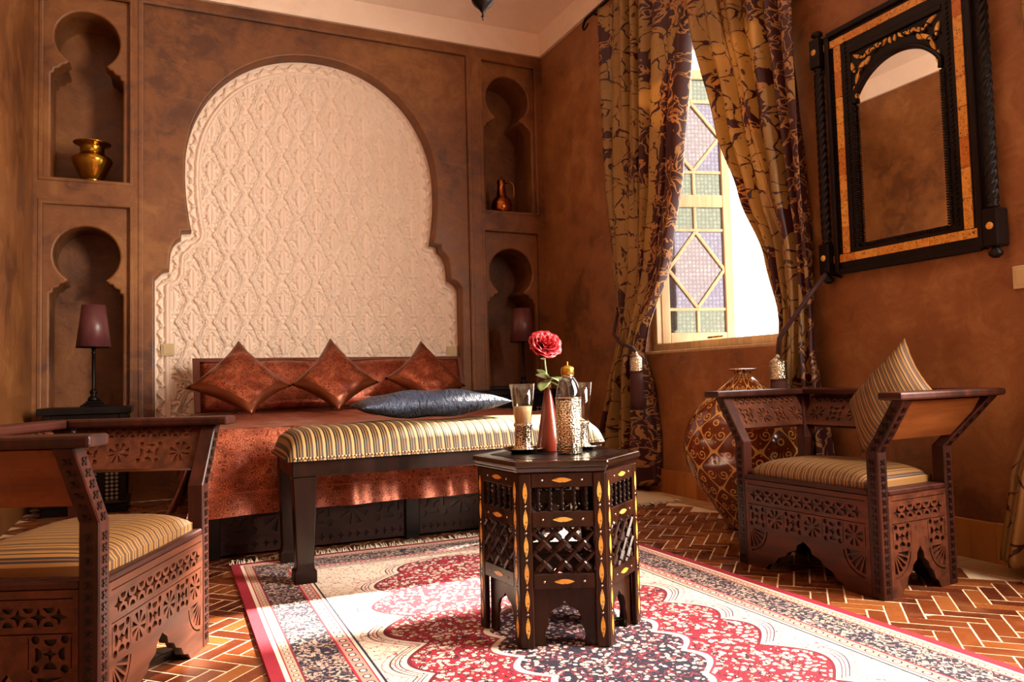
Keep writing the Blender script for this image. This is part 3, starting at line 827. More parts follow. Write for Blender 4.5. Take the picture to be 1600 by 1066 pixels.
curtain('damask curtain hem showing past the right armchair by the wall', LCl, [(z, y - 0.34 + 0.06*min(1, z)) for z, y in LCl], 0.93, -2.83, 4, 8)
def rod(y0, y1, label):
    r = thing('curtain_rod', label, 'curtain rod', (2.79, y0, 3.375))
    L = y1 - y0
    MB().tube([(0, 0, 0), (0, L, 0)], 0.013, 10).build('pole', 'iron', r)
    for s, yy in ((-1, 0), (1, L)):
        pts = [(0, yy, 0)] + [(0, yy + s*(0.02 + 0.055*math.sin(a*0.8)), -0.035 + 0.035*math.cos(a)) for a in np.linspace(0, 4.4, 16)]
        MB().tube(pts, [0.011]*4 + [0.010 - 0.0004*i for i in range(13)], 8).build('finial', 'iron', r)
    for yy in (0.06, L - 0.06): MB().tube([(0, yy, 0), (0.1, yy, 0.0)], 0.009, 8).build('bracket', 'iron', r)
rod(2.58, 4.66, 'black iron curtain rod with curled ends under the cove')
def tieback(loc, hook, label, pts):
    t = thing('curtain_tieback', label, 'tieback', loc); L = Vector(loc)
    def T(p): return tuple(Vector(p) - L)
    MB().tube([T(p) for p in pts], 0.011, 8).build('cord', 'rope', t)
    MB().tube([T(hook), T((hook[0] - 0.10, hook[1], hook[2] + 0.015)), T((hook[0] - 0.11, hook[1] - 0.01, hook[2] + 0.035))], 0.006, 8).build('hook', 'iron', t)
    MB().lathe([(0.0, 0.130), (0.007, 0.127), (0.009, 0.118), (0.013, 0.110), (0.024, 0.098), (0.036, 0.090), (0.040, 0.084), (0.041, 0.010), (0.044, 0.004), (0.040, 0.0)], 20).build('tassel_cap', 'pierced_silver', t)
    MB().lathe([(0.037, 0.0), (0.040, -0.08), (0.043, -0.17), (0.045, -0.24)], 24, ripple=(12, 0.04)).build('tassel_skirt', 'tassel_skirt', t)
tieback((2.69, 4.03, 0.775), (2.885, 4.38, 1.18), 'silver capped tassel tieback on the curtain beside the right niche',
        [(2.79, 4.38, 1.19), (2.70, 4.30, 1.03), (2.675, 4.18, 0.96), (2.685, 4.06, 0.93), (2.69, 4.03, 0.90)])
tieback((2.65, 2.765, 0.715), (2.885, 2.58, 1.19), 'silver capped tassel tieback on the curtain between window and mirror',
        [(2.785, 2.58, 1.20), (2.70, 2.615, 1.09), (2.66, 2.68, 0.99), (2.648, 2.75, 0.91), (2.65, 2.765, 0.84)])

def mirror():
    t = thing('wall_mirror', 'dark carved wooden wall mirror with amber bone inlay and twisted side columns', 'mirror', (XR - 0.024, 2.222, 1.15), rot=(math.radians(0.25), 0, -PI/2))
    hx, z0, z1, FR = 0.345, 0.058, 1.185, -0.015
    fm = lambda y: frame_matrix((0, y, 0), (1, 0, 0), (0, 0, 1), (0, -1, 0))
    gx, gz0, gs, ga = 0.208, 0.175, 0.850, 0.120
    R = (gx**2 + ga**2)/(2*ga); cz = gs + ga - R; th = math.asin(gs < cz and 0 or gx/R)
    arch = [(-gx, gz0), (gx, gz0), (gx, gs)] + [(R*math.sin(a), cz + R*math.cos(a)) for a in np.linspace(th, -th, 20)][1:-1] + [(-gx, gs)]
    mkobj('frame_board', plate_mesh('frame_board', rect(-hx, hx, z0, z1), [rect(-gx - 0.02, gx + 0.02, gz0 - 0.02, 1.065)], 0.03, fm(0.02), 0.003), 'wood_mirror', t)
    for sx in (-1, 1):
        MB().box(sx*hx - 0.012, sx*hx + 0.012, -0.028, -0.010, z0, z1).build('frame_moulding', 'wood_mirror', t, 0.004)
    MB().box(-hx, hx, -0.028, -0.010, z1 - 0.012, z1 + 0.012).build('frame_moulding', 'wood_mirror', t, 0.004)
    MB().box(-hx, hx, -0.028, -0.010, z0 - 0.012, z0 + 0.014).build('frame_moulding', 'wood_mirror', t, 0.004)
    # bone inlay strips, cut in short lengths
    def strip(x0, x1, za, zb, vert):
        L = (zb-za) if vert else (x1-x0); n = max(1, int(round(L/0.13)))
        for k in range(n):
            a, b = k/n, (k+1)/n
            if vert: q = (x0, x1, za + (zb-za)*a + 0.0006, za + (zb-za)*b - 0.0006)
            else: q = (x0 + (x1-x0)*a + 0.0006, x0 + (x1-x0)*b - 0.0006, za, zb)
            MB().box(q[0], q[1], -0.0145, -0.009, q[2], q[3]).build('bone_inlay', 'bone_strip', t, 0.001)
    strip(-0.313, -0.275, 0.142, 1.118, True); strip(0.275, 0.313, 0.142, 1.118, True)
    strip(-0.372, 0.372, 0.104, 0.140, False); strip(-0.372, 0.372, 1.120, 1.155, False)
    # carved zigzag ridges either side of the inlay
    zz = MB()
    for x in (-0.327, -0.250, 0.250, 0.327):
        for k in range(46):
            z = 0.17 + 0.021*k
            for s in (-1, 1): zz.box(-0.006, 0.006, -0.0145, -0.009, -0.0022, 0.0022, Matrix.Translation((x, 0, z + s*0.004)) @ Matrix.Rotation(s*0.7, 4, 'Y'))
    tag(zz.build('zigzag_carving', 'wood_mirror', t), None, None, kind='stuff')
    # beaded inner edge
    bd = MB()
    for k in range(58):
        z = gz0 + 0.011*k + 0.004
        for x in (-gx - 0.012, gx + 0.012): bd.box(x - 0.011, x + 0.011, -0.016, -0.006, z - 0.0036, z + 0.0036)
    for k in range(38):
        x = -gx + 0.011*k + 0.004; bd.box(x - 0.0036, x + 0.0036, -0.016, -0.006, gz0 - 0.014, gz0 - 0.001)
    tag(bd.build('beaded_edge', 'wood_mirror', t), None, None, kind='stuff')
    # glass
    mkobj('glass', plate_mesh('glass', arch, [], 0.004, fm(0.004)), 'mirror_glass', t)
    # fretwork spandrel over the arch: back board, arch moulding, scrolls and bone leaves
    sp = [(-gx - 0.02, gs - 0.02), (-gx, gs - 0.02)] + [(R*math.sin(a), cz + R*math.cos(a)) for a in np.linspace(-th, th, 20)] + [(gx, gs - 0.02), (gx + 0.02, gs - 0.02), (gx + 0.02, 1.065), (-gx - 0.02, 1.065)]
    mkobj('spandrel', plate_mesh('spandrel', sp, [], 0.006, fm(0.002)), 'wood_black', t)
    MB().tube([(-gx - 0.004, -0.012, gs - 0.03)] + [((R + 0.008)*math.sin(a), -0.012, cz + (R + 0.008)*math.cos(a)) for a in np.linspace(-th, th, 22)] + [(gx + 0.004, -0.012, gs - 0.03)], 0.010, 8).build('arch_moulding', 'wood_mirror', t)
    MB().box(-gx - 0.02, gx + 0.02, -0.016, -0.004, 1.055, 1.078).build('spandrel_rail', 'wood_mirror', t, 0.003)
    def leafshape(x, z, a, L, w):
        P = [(L*(u-0.5), w*math.sin(PI*u)**0.8*(1 if True else 0)) for u in np.linspace(0, 1, 9)] + [(L*(u-0.5), -0.35*w*math.sin(PI*u)) for u in np.linspace(1, 0, 9)][1:-1]
        c, s = math.cos(a), math.sin(a)
        MB().prism([(x + p*c - q*s, z + p*s + q*c) for p, q in P], -0.013, -0.004, lambda p, q, y: (p, y, q)).build('bone_leaf', 'bone', t)
    for s in (-1, 1):
        for x, z, a, L, w in ((0.205, 0.865, 1.5, 0.05, 0.008), (0.185, 0.915, 1.9, 0.06, 0.009), (0.208, 0.955, 1.3, 0.05, 0.009), (0.160, 0.948, 2.5, 0.055, 0.010), (0.178, 0.990, 0.5, 0.055, 0.009),
                              (0.125, 0.985, 2.7, 0.06, 0.010), (0.128, 0.958, 2.2, 0.035, 0.009), (0.080, 0.992, 3.0, 0.05, 0.010), (0.040, 0.994, 2.3, 0.03, 0.007), (0.012, 0.992, 1.5, 0.026, 0.006)):
            leafshape(s*x, 0.85 + (z - 0.85)*1.26, a if s > 0 else PI - a, L*1.15, w*1.35)
        for cx_, cz_, r in ((0.150, 0.975, 0.022), (0.195, 0.935, 0.018), (0.098, 0.985, 0.018), (0.058, 0.992, 0.014), (0.170, 0.930, 0.016)):
            MB().tube([(s*cx_ + r*1.2*(1-0.07*i)*math.cos(0.55*i)*s, -0.011, 0.85 + (cz_ - 0.85)*1.26 + r*1.2*(1-0.07*i)*math.sin(0.55*i)) for i in range(12)], 0.0042, 6).build('scroll', 'wood_mirror', t)
    # twisted columns with blocks, rosettes and knobs
    for s in (-1, 1):
        x = s*0.398; c = (x, -0.022, 0)
        cz0, cz1 = 0.235, 1.015
        m = MB(); NS, NT = 40, 200
        def tw(u, v):
            a = 2*PI*u; z = cz0 + (cz1-cz0)*v; r = 0.021*(1 + 0.11*math.cos(5*(a - z*34)))
            return (x + r*math.cos(a), -0.022 + r*math.sin(a), z)
        m.grid(NS, NT, tw); m.build('twisted_shaft', 'wood_mirror', t)
        for za, flip in ((0.20, 1), (1.05, -1)):
            MB().lathe([(0.014, 0), (0.022, 0.006), (0.022, 0.012), (0.014, 0.018), (0.021, 0.026), (0.021, 0.032), (0.015, 0.038)] if flip == 1 else [(0.015, -0.038), (0.021, -0.03), (0.021, -0.024), (0.014, -0.018), (0.022, -0.010), (0.022, -0.004), (0.014, 0)], 18, (x, -0.022, za)).build('ring', 'wood_mirror', t)
        for za, zb in ((0.055, 0.200), (1.050, 1.190)):
            MB().box(x - 0.029, x + 0.029, -0.050, 0.020, za, zb).build('block', 'wood_mirror', t, 0.005)
            MB().lathe([(0.0, 0.004), (0.013, 0.003), (0.015, 0)], 16).build('rosette', 'bone', t).matrix_local = Matrix.Translation((x, -0.050, (za+zb)/2 + 0.005)) @ Matrix.Rotation(PI/2, 4, 'X')
        MB().lathe([(0.012, 1.19), (0.012, 1.20), (0.026, 1.208), (0.026, 1.222), (0.012, 1.230)], 18, c).build('knob', 'wood_mirror', t)
        MB().lathe([(0.010, 0.012), (0.024, 0.022), (0.026, 0.034), (0.014, 0.046), (0.014, 0.056)], 18, c).build('knob', 'wood_mirror', t)
mirror()
def switch(loc, rotz, label, double=False):
    t = thing('light_switch', label, 'light switch', loc, rotz, 'light switches')
    MB().box(-0.043, 0.043, -0.010, 0, -0.043, 0.043).build('plate', 'switch', t, 0.004, seg=2)
    MB().box(-0.030, 0.030, -0.0155, -0.009, -0.030, 0.030, Matrix.Rotation(0.06, 4, 'X')).build('rocker', 'switch', t, 0.003, seg=2)
switch((-0.009, YB + 0.157, 1.010), 0, 'square beige light switch on the carved stucco, on the side of the brass pot')
switch((2.087, YB + 0.157, 0.985), 0, 'square beige light switch on the carved stucco, on the side of the copper jug')
switch((XR, 1.748, 1.082), -PI/2, 'beige light switch on the plaster wall beside the mirror')
# ------------------------------------------------------------------ armchairs
def star(cx, cz, r, k=0.38, rot=0):
    P = []
    for i in range(16):
        a = 2*PI*i/16 + rot; rr = r*(1 if i % 4 == 0 else (0.52 if i % 4 in (1, 3) else k)); P.append((cx + rr*math.cos(a), cz + rr*math.sin(a)))
    return P
def halfdisc(cx, cz, r, up): return arc(cx, cz, r, 0, PI, 8) if up else arc(cx, cz, r, PI, 2*PI, 8)
def row_stars(x0, x1, zc, s, half=True):
    n = max(1, int(round((x1-x0)/s))); s = (x1-x0)/n; H = []
    for i in range(n):
        x = x0 + s*(i+0.5); H.append(star(x, zc, s*0.46))
        if half and i < n-1: H += [halfdisc(x + s/2, zc + s*0.46, s*0.27, False), halfdisc(x + s/2, zc - s*0.46, s*0.27, True)]
    return H
def sq_quatre(cx, cz, s):
    H = [star(cx, cz, s*0.20, 0.4)]
    for k in range(4):
        a = PI/2*k
        H.append([(cx + s*0.36*math.cos(a) + s*0.17*math.cos(b), cz + s*0.36*math.sin(a) + s*0.17*math.sin(b)) for b in np.linspace(a + PI/2, a + 3*PI/2, 8)][::1])
        a += PI/4; d = s*0.50
        H.append([(cx + d*math.cos(a) + s*0.11*math.cos(b), cz + d*math.sin(a) + s*0.11*math.sin(b)) for b in np.linspace(0, 2*PI, 9)[:-1]])
    return H
def sq_cross(cx, cz, s):
    H = []
    for k in range(4):
        for e in (-1, 1):
            a = PI/2*k + e*0.36
            H.append([(cx + s*0.07*math.cos(a), cz + s*0.07*math.sin(a)), (cx + s*0.42*math.cos(a - 0.20), cz + s*0.42*math.sin(a - 0.20)), (cx + s*0.45*math.cos(a + 0.20), cz + s*0.45*math.sin(a + 0.20))])
    return H
def fan(cx, cz, r, a0, a1, n=5):
    H = []; d = (a1-a0)/n
    for i in range(n):
        a, b = a0 + d*(i+0.14), a0 + d*(i+0.86)
        H.append([(cx + r*0.22*math.cos((a+b)/2), cz + r*0.22*math.sin((a+b)/2)), (cx + r*math.cos(a), cz + r*math.sin(a)), (cx + r*math.cos(b), cz + r*math.sin(b))])
    return H
ARCHP = [(0.62, 0.0), (0.55, 0.16), (0.46, 0.22), (0.40, 0.40), (0.28, 0.50), (0.24, 0.62), (0.12, 0.72), (0.10, 0.86), (0.0, 1.0)]
def arched_board(w, h, aw, ah):
    L = [(-aw*a, ah*b) for a, b in ARCHP]; R = [(aw*a, ah*b) for a, b in reversed(ARCHP[:-1])]
    return [(-w/2, 0)] + L + R + [(w/2, 0), (w/2, h), (-w/2, h)]
def carved_panel(parent, name, w, h, aw, ah, M, dense=True):
    """board with an arched cut-out and a pierced face layer carrying the carving"""
    out = arched_board(w, h, aw, ah)
    p = mkobj(name, plate_mesh(name, out, [], 0.018, M @ Matrix.Translation((0, 0, -0.018))), 'wood_dark', parent)
    H = row_stars(-w/2 + 0.02, w/2 - 0.02, h - 0.058, 0.046)
    s = 0.076; n = int((w - 0.03)/s); s = (w - 0.03)/n
    for i in range(n):
        cx = -w/2 + 0.015 + s*(i+0.5); cz = h - 0.138
        if abs(cx) < aw*0.18 and cz - s/2 < ah + 0.006: continue
        H += (sq_quatre if i % 2 == 0 else sq_cross)(cx, cz, s*0.97)
    for i in range(n + 1):
        x = -w/2 + 0.015 + s*i
        if not (abs(x) < aw*0.2): H.append(rect(x - 0.0012, x + 0.0012, h - 0.170, h - 0.102))
    H += [rect(-w/2 + 0.012, w/2 - 0.012, h - 0.0955, h - 0.0925), rect(-w/2 + 0.012, w/2 - 0.012, h - 0.020, h - 0.017)]
    r = min(0.075, (h - 0.19)*0.8)
    for sx in (-1, 1):
        c = (sx*(w/2 - 0.015), h - 0.185)
        H += fan(c[0], c[1], r, PI if sx > 0 else 1.5*PI, 1.5*PI if sx > 0 else 2*PI)
        H += [[(c[0] - sx*a, c[1] - b) for a, b in arc(0, 0, r + 0.010, 0.08, PI/2 - 0.08, 8) + list(reversed(arc(0, 0, r + 0.015, 0.08, PI/2 - 0.08, 8)))]]
    f = mkobj('carved_face', plate_mesh('carved_face', out, H, 0.006, M @ Matrix.Translation((0, 0, 0.0002)), 0.0), 'wood_carved', p)
    return p
def cushion_seat(parent, w, d, z, t, mat):
    def f(u, v, top):
        U, V = 2*u-1, 2*v-1; e = (1-abs(U)**5)*(1-abs(V)**5)
        x, y = V*d/2*(1-0.04*U*U), U*w/2*(1-0.03*V*V)
        return (x, y, z + (t*(0.30 + 0.70*e**0.55*(1 - 0.25*(U*U+V*V)/2)) if top else 0.0))
    m = MB(); N = 28
    m.grid(N, N, lambda u, v: f(u, v, True), True, lambda u, v: (u*w, v*d)); m.grid(N, N, lambda u, v: f(u, v, False), False, lambda u, v: (u*w, v*d))
    edge = [(i/N, 0) for i in range(N)] + [(1, i/N) for i in range(N)] + [(1-i/N, 1) for i in range(N)] + [(0, 1-i/N) for i in range(N)]
    vs = []; uv = []
    for u, v in edge: vs += [f(u, v, True), f(u, v, False)]; uv += [(u*w, v*d)]*2
    L = len(edge); m.add(vs, [(2*i, 2*((i+1) % L), 2*((i+1) % L)+1, 2*i+1) for i in range(L)], True, uv)
    return m.build('seat_cushion', mat, parent)
def armchair(loc, rotz, label, scale=1.0):
    t = thing('carved_armchair', label, 'armchair', loc, rotz, None, None, scale)
    D, Wd, ZS, ZB, ZT, FL = 0.40, 0.637, 0.345, 0.478, 0.652, 0.105
    hx, hy, pw = D/2, Wd/2, 0.046
    # posts: straight to the bend, then leaning out
    for sx in (1, -1):
        for sy in (1, -1):
            bxo = 0.0 if sx > 0 else -0.115
            secs = []
            for z, k in ((0, 0), (ZB, 0), (ZT, 1)):
                ox, oy = bxo*k, sy*FL*k
                x1, y1 = sx*hx + ox, sy*hy + oy; x0, y0 = x1 - sx*pw, y1 - sy*pw
                secs.append([(x0, y0, z), (x1, y0, z), (x1, y1, z), (x0, y1, z)])
            p = MB().sweep4(secs).build('leg', 'wood_chair', t, 0.003)
            # carved nicks up the outer edges
            nk = MB()
            for z in np.arange(0.03, ZB - 0.01, 0.026):
                for s in (-1, 1):
                    M = Matrix.Translation((sx*(hx - pw*0.5), sy*(hy + 0.0005), z)) @ Matrix.Rotation(s*0.7, 4, 'Y'); nk.box(-0.011, 0.011, -0.0022, 0.0022, -0.0028, 0.0028, M)
                    if sx > 0:
                        M = Matrix.Translation((sx*(hx + 0.0005), sy*(hy - pw*0.5), z)) @ Matrix.Rotation(s*0.7, 4, 'X'); nk.box(-0.0022, 0.0022, -0.011, 0.011, -0.0028, 0.0028, M)
            for z in np.arange(ZB + 0.012, ZT - 0.01, 0.026):
                k = (z - ZB)/(ZT - ZB)
                for s in (-1, 1):
                    M = Matrix.Translation((sx*hx - sx*pw*0.5 + bxo*k, sy*(hy + FL*k + 0.0005), z)) @ Matrix.Rotation(sy*-math.atan2(FL, ZT-ZB), 4, 'X') @ Matrix.Rotation(s*0.7, 4, 'Y'); nk.box(-0.011, 0.011, -0.0022, 0.0022, -0.0028, 0.0028, M)
                    if sx > 0:
                        M = Matrix.Translation((sx*(hx + 0.0005), sy*(hy + FL*k - pw*0.5), z)) @ Matrix.Rotation(s*0.7, 4, 'X'); nk.box(-0.0022, 0.0022, -0.011, 0.011, -0.0028, 0.0028, M)
            tag(nk.build('notch_carving', 'wood_dark', p), None, None, kind='stuff')
    wf, ws = Wd - 2*pw, D - 2*pw
    carved_panel(t, 'front_panel', wf, ZS - 0.012, 0.30, 0.135, frame_matrix((hx - 0.008, 0, 0), (0, 1, 0), (0, 0, 1), (1, 0, 0)))
    carved_panel(t, 'back_panel', wf, ZS - 0.012, 0.30, 0.135, frame_matrix((-hx + 0.008, 0, 0), (0, -1, 0), (0, 0, 1), (-1, 0, 0)))
    for sy in (1, -1): carved_panel(t, 'side_panel', ws, ZS - 0.012, 0.17, 0.155, frame_matrix((0, sy*(hy - 0.008), 0), (-sy, 0, 0), (0, 0, 1), (0, sy, 0)))
    MB().box(-hx + pw*0.2, hx - 0.002, -hy + pw, hy - pw, ZS - 0.012, ZS + 0.006).build('seat_board', 'wood_chair_y', t, 0.004)
    for sy in (1, -1): MB().box(-hx + pw, hx - pw, sy*(hy - pw*0.5) - pw*0.48, sy*(hy - pw*0.5) + pw*0.48, ZS - 0.012, ZS + 0.006).build('seat_rail', 'wood_chair', t, 0.004)
    cushion_seat(t, Wd - 2*pw - 0.015, D - 0.035, ZS + 0.006, 0.07, 'stripe_chair')
    # leaning upper boards with carved inner faces
    za, zb = 0.525, ZT + 0.002
    ka, kb = (za - ZB)/(ZT - ZB), (zb - ZB)/(ZT - ZB)
    for sy in (1, -1):
        y0, y1 = sy*(hy + FL*ka - 0.030), sy*(hy + FL*kb - 0.030)
        up = Vector((0, y1-y0, zb-za)); L = up.length; up.normalize()
        nrm = Vector((0, -sy*up.z, sy*up.y)) if True else None
        xa0, xa1 = -hx - 0.115*0.6 + 0.035, hx - pw + 0.004
        w = xa1 - xa0; ex = Vector((-sy, 0, 0)) ; ez = ex.cross(up)
        if ez.y*sy > 0: ex = -ex; ez = ex.cross(up)
        M = frame_matrix(((xa0+xa1)/2, y0, za), ex, up, ez)
        b = mkobj('arm_panel', plate_mesh('arm_panel', rect(-w/2, w/2, 0, L), [], 0.014, M @ Matrix.Translation((0, 0, -0.014))), 'wood_arm', t)
        H = row_stars(-w/2 + 0.015, w/2 - 0.015, L - 0.028, 0.034)
        n = int((w - 0.02)/0.085); s = (w - 0.02)/n
        for i in range(n): H += (sq_cross if i % 2 else sq_quatre)(-w/2 + 0.01 + s*(i+0.5), L*0.36, 0.078)
        mkobj('carved_face', plate_mesh('carved_face', rect(-w/2, w/2, 0, L), H, 0.005, M @ Matrix.Translation((0, 0, 0.0002))), 'wood_carved', b)
    x0, x1 = -(hx + 0.115*ka - 0.030), -(hx + 0.115*kb - 0.030)
    up = Vector((x1-x0, 0, zb-za)); L = up.length; up.normalize(); ey = Vector((0, 1, 0)); ez = ey.cross(up)
    if ez.x < 0: ey = -ey; ez = ey.cross(up)
    w = Wd + 2*FL*0.55 - 2*pw - 0.01; M = frame_matrix((x0, 0, za), ey, up, ez)
    b = mkobj('back_panel_board', plate_mesh('back_panel_board', rect(-w/2, w/2, 0, L), [], 0.014, M @ Matrix.Translation((0, 0, -0.014))), 'wood_chair', t)
    H = row_stars(-w/2 + 0.015, w/2 - 0.015, L - 0.028, 0.034); n = int((w - 0.02)/0.085); s = (w - 0.02)/n
    for i in range(n): H += (sq_quatre if i % 2 else sq_cross)(-w/2 + 0.01 + s*(i+0.5), L*0.36, 0.078)
    mkobj('carved_face', plate_mesh('carved_face', rect(-w/2, w/2, 0, L), H, 0.005, M @ Matrix.Translation((0, 0, 0.0002))), 'wood_carved', b)
    # top rails
    ox, oy, rw, zt = -(hx + 0.115 + 0.018), hy + FL + 0.018, 0.085, ZT + 0.026
    xf = hx + 0.042
    fz = lambda a, b, z: (a, b, z)
    for sy in (1, -1):
        P = [(xf, sy*oy), (xf, sy*(oy - rw)), (ox + rw, sy*(oy - rw)), (ox, sy*oy)]
        MB().prism(P, ZT, zt, fz).build('arm_rail', 'wood_chair', t, 0.007, seg=2)
    MB().prism([(ox, oy), (ox + rw, oy - rw), (ox + rw, -oy + rw), (ox, -oy)], ZT, zt, fz).build('back_rail', 'wood_chair_y', t, 0.007, seg=2)
    return t
armchair((2.285, 2.105, 0), math.radians(183.9), 'carved dark wooden armchair under the mirror, with a loose striped pillow')
armchair((-0.194, 2.218, 0), math.radians(-23.1), 'carved dark wooden armchair beside the bed, its striped seat without a pillow', 0.97)
pillow('striped_pillow', 'gold and brown striped square pillow standing in the armchair under the mirror', 'pillow',
       [(2.505, 1.964, 0.868), (2.395, 2.145, 0.622), (2.285, 2.0, 0.438), (2.42, 1.775, 0.650)], 0.060, 'stripe_chair', nhint=(-1, 0, 0.3), pinch=0.10, size=0.36, wrinkle=0.002)

# ------------------------------------------------------------------ upholstered bench
def bench():
    x0, x1, y0, y1 = 0.405, 1.755, 2.905, 3.365
    t = thing('upholstered_bench', 'dark wooden bench with gold and black striped padded top at the foot of the bed', 'bench', ((x0+x1)/2, (y0+y1)/2, 0.0100))
    hx, hy = (x1-x0)/2, (y1-y0)/2
    for sx in (-1, 1):
        for sy in (-1, 1):
            cx, cy = sx*(hx - 0.055), sy*(hy - 0.040)
            secs = []
            for z, a, b in ((0.0, 0.041, 0.041), (0.045, 0.041, 0.041), (0.050, 0.034, 0.034), (0.07, 0.032, 0.032), (0.20, 0.036, 0.034), (0.32, 0.041, 0.038), (0.39, 0.044, 0.040)):
                secs.append([(cx-a, cy-b, z), (cx+a, cy-b, z), (cx+a, cy+b, z), (cx-a, cy+b, z)])
            MB().sweep4(secs).build('leg', 'wood_dark', t, 0.003)
    for sy in (-1, 1): MB().box(-hx + 0.01, hx - 0.01, sy*(hy - 0.032) - 0.02, sy*(hy - 0.032) + 0.02, 0.390, 0.458).build('apron', 'wood_dark', t, 0.003)
    for sx in (-1, 1): MB().box(sx*(hx - 0.032) - 0.02, sx*(hx - 0.032) + 0.02, -hy + 0.053, hy - 0.053, 0.390, 0.458).build('apron', 'wood_dark', t, 0.003)
    N, M_ = 64, 26
    def f(u, v):
        U, V = 2*u-1, 2*v-1; eu, ev = 1-abs(U)**14, 1-abs(V)**4
        return (U*(hx + 0.012)*(1 - 0.0*V), V*(hy + 0.006), 0.452 + 0.120*(max(0, eu)**0.45)*(max(0, ev)**0.5)*(1-0.03*math.cos(U*9)*(1-V*V)))
    m = MB(); m.grid(N, M_, f, True, lambda u, v: (u*1.36, v*0.5))
    m.grid(1, 1, lambda u, v: ((2*u-1)*(hx+0.012), (2*v-1)*(hy+0.006), 0.452), False, lambda u, v: (0, 0), True)
    m.build('padded_top', 'stripe_bench', t)
    nl = MB()
    def dome(x, y, nx, ny):
        r = 0.0052; P = [(0, 0, 1)]
        n = Vector((nx, ny, 0)); a = Vector((-ny, nx, 0)); c = Vector((x, y, 0.462))
        vs = [c + n*r*0.8] + [c + (a*math.cos(k*PI/3) + Vector((0, 0, 1))*math.sin(k*PI/3))*r for k in range(6)]
        nl.add(vs, [(0, 1 + k, 1 + (k+1) % 6) for k in range(6)], True)
    for k in range(100): dome(-hx + 0.02 + k*(2*hx - 0.04)/99, -hy - 0.006, 0, -1)
    for k in range(34): dome(-hx - 0.012, -hy + 0.02 + k*(2*hy - 0.04)/33, -1, 0)
    tag(nl.build('nailheads', 'nail', t, fix=False), None, None, kind='stuff')
bench()
pillow('satin_pillow', 'slate blue satin pillow with frayed edge lying on the striped bench', 'pillow',
       [(0.705, 3.03, 0.646), (1.390, 3.05, 0.652), (1.37, 3.38, 0.654), (0.725, 3.37, 0.648)], 0.056, 'satin_blue', nhint=(0, 0, 1), pinch=0.05, size=0.5, wrinkle=0.007, n=30)

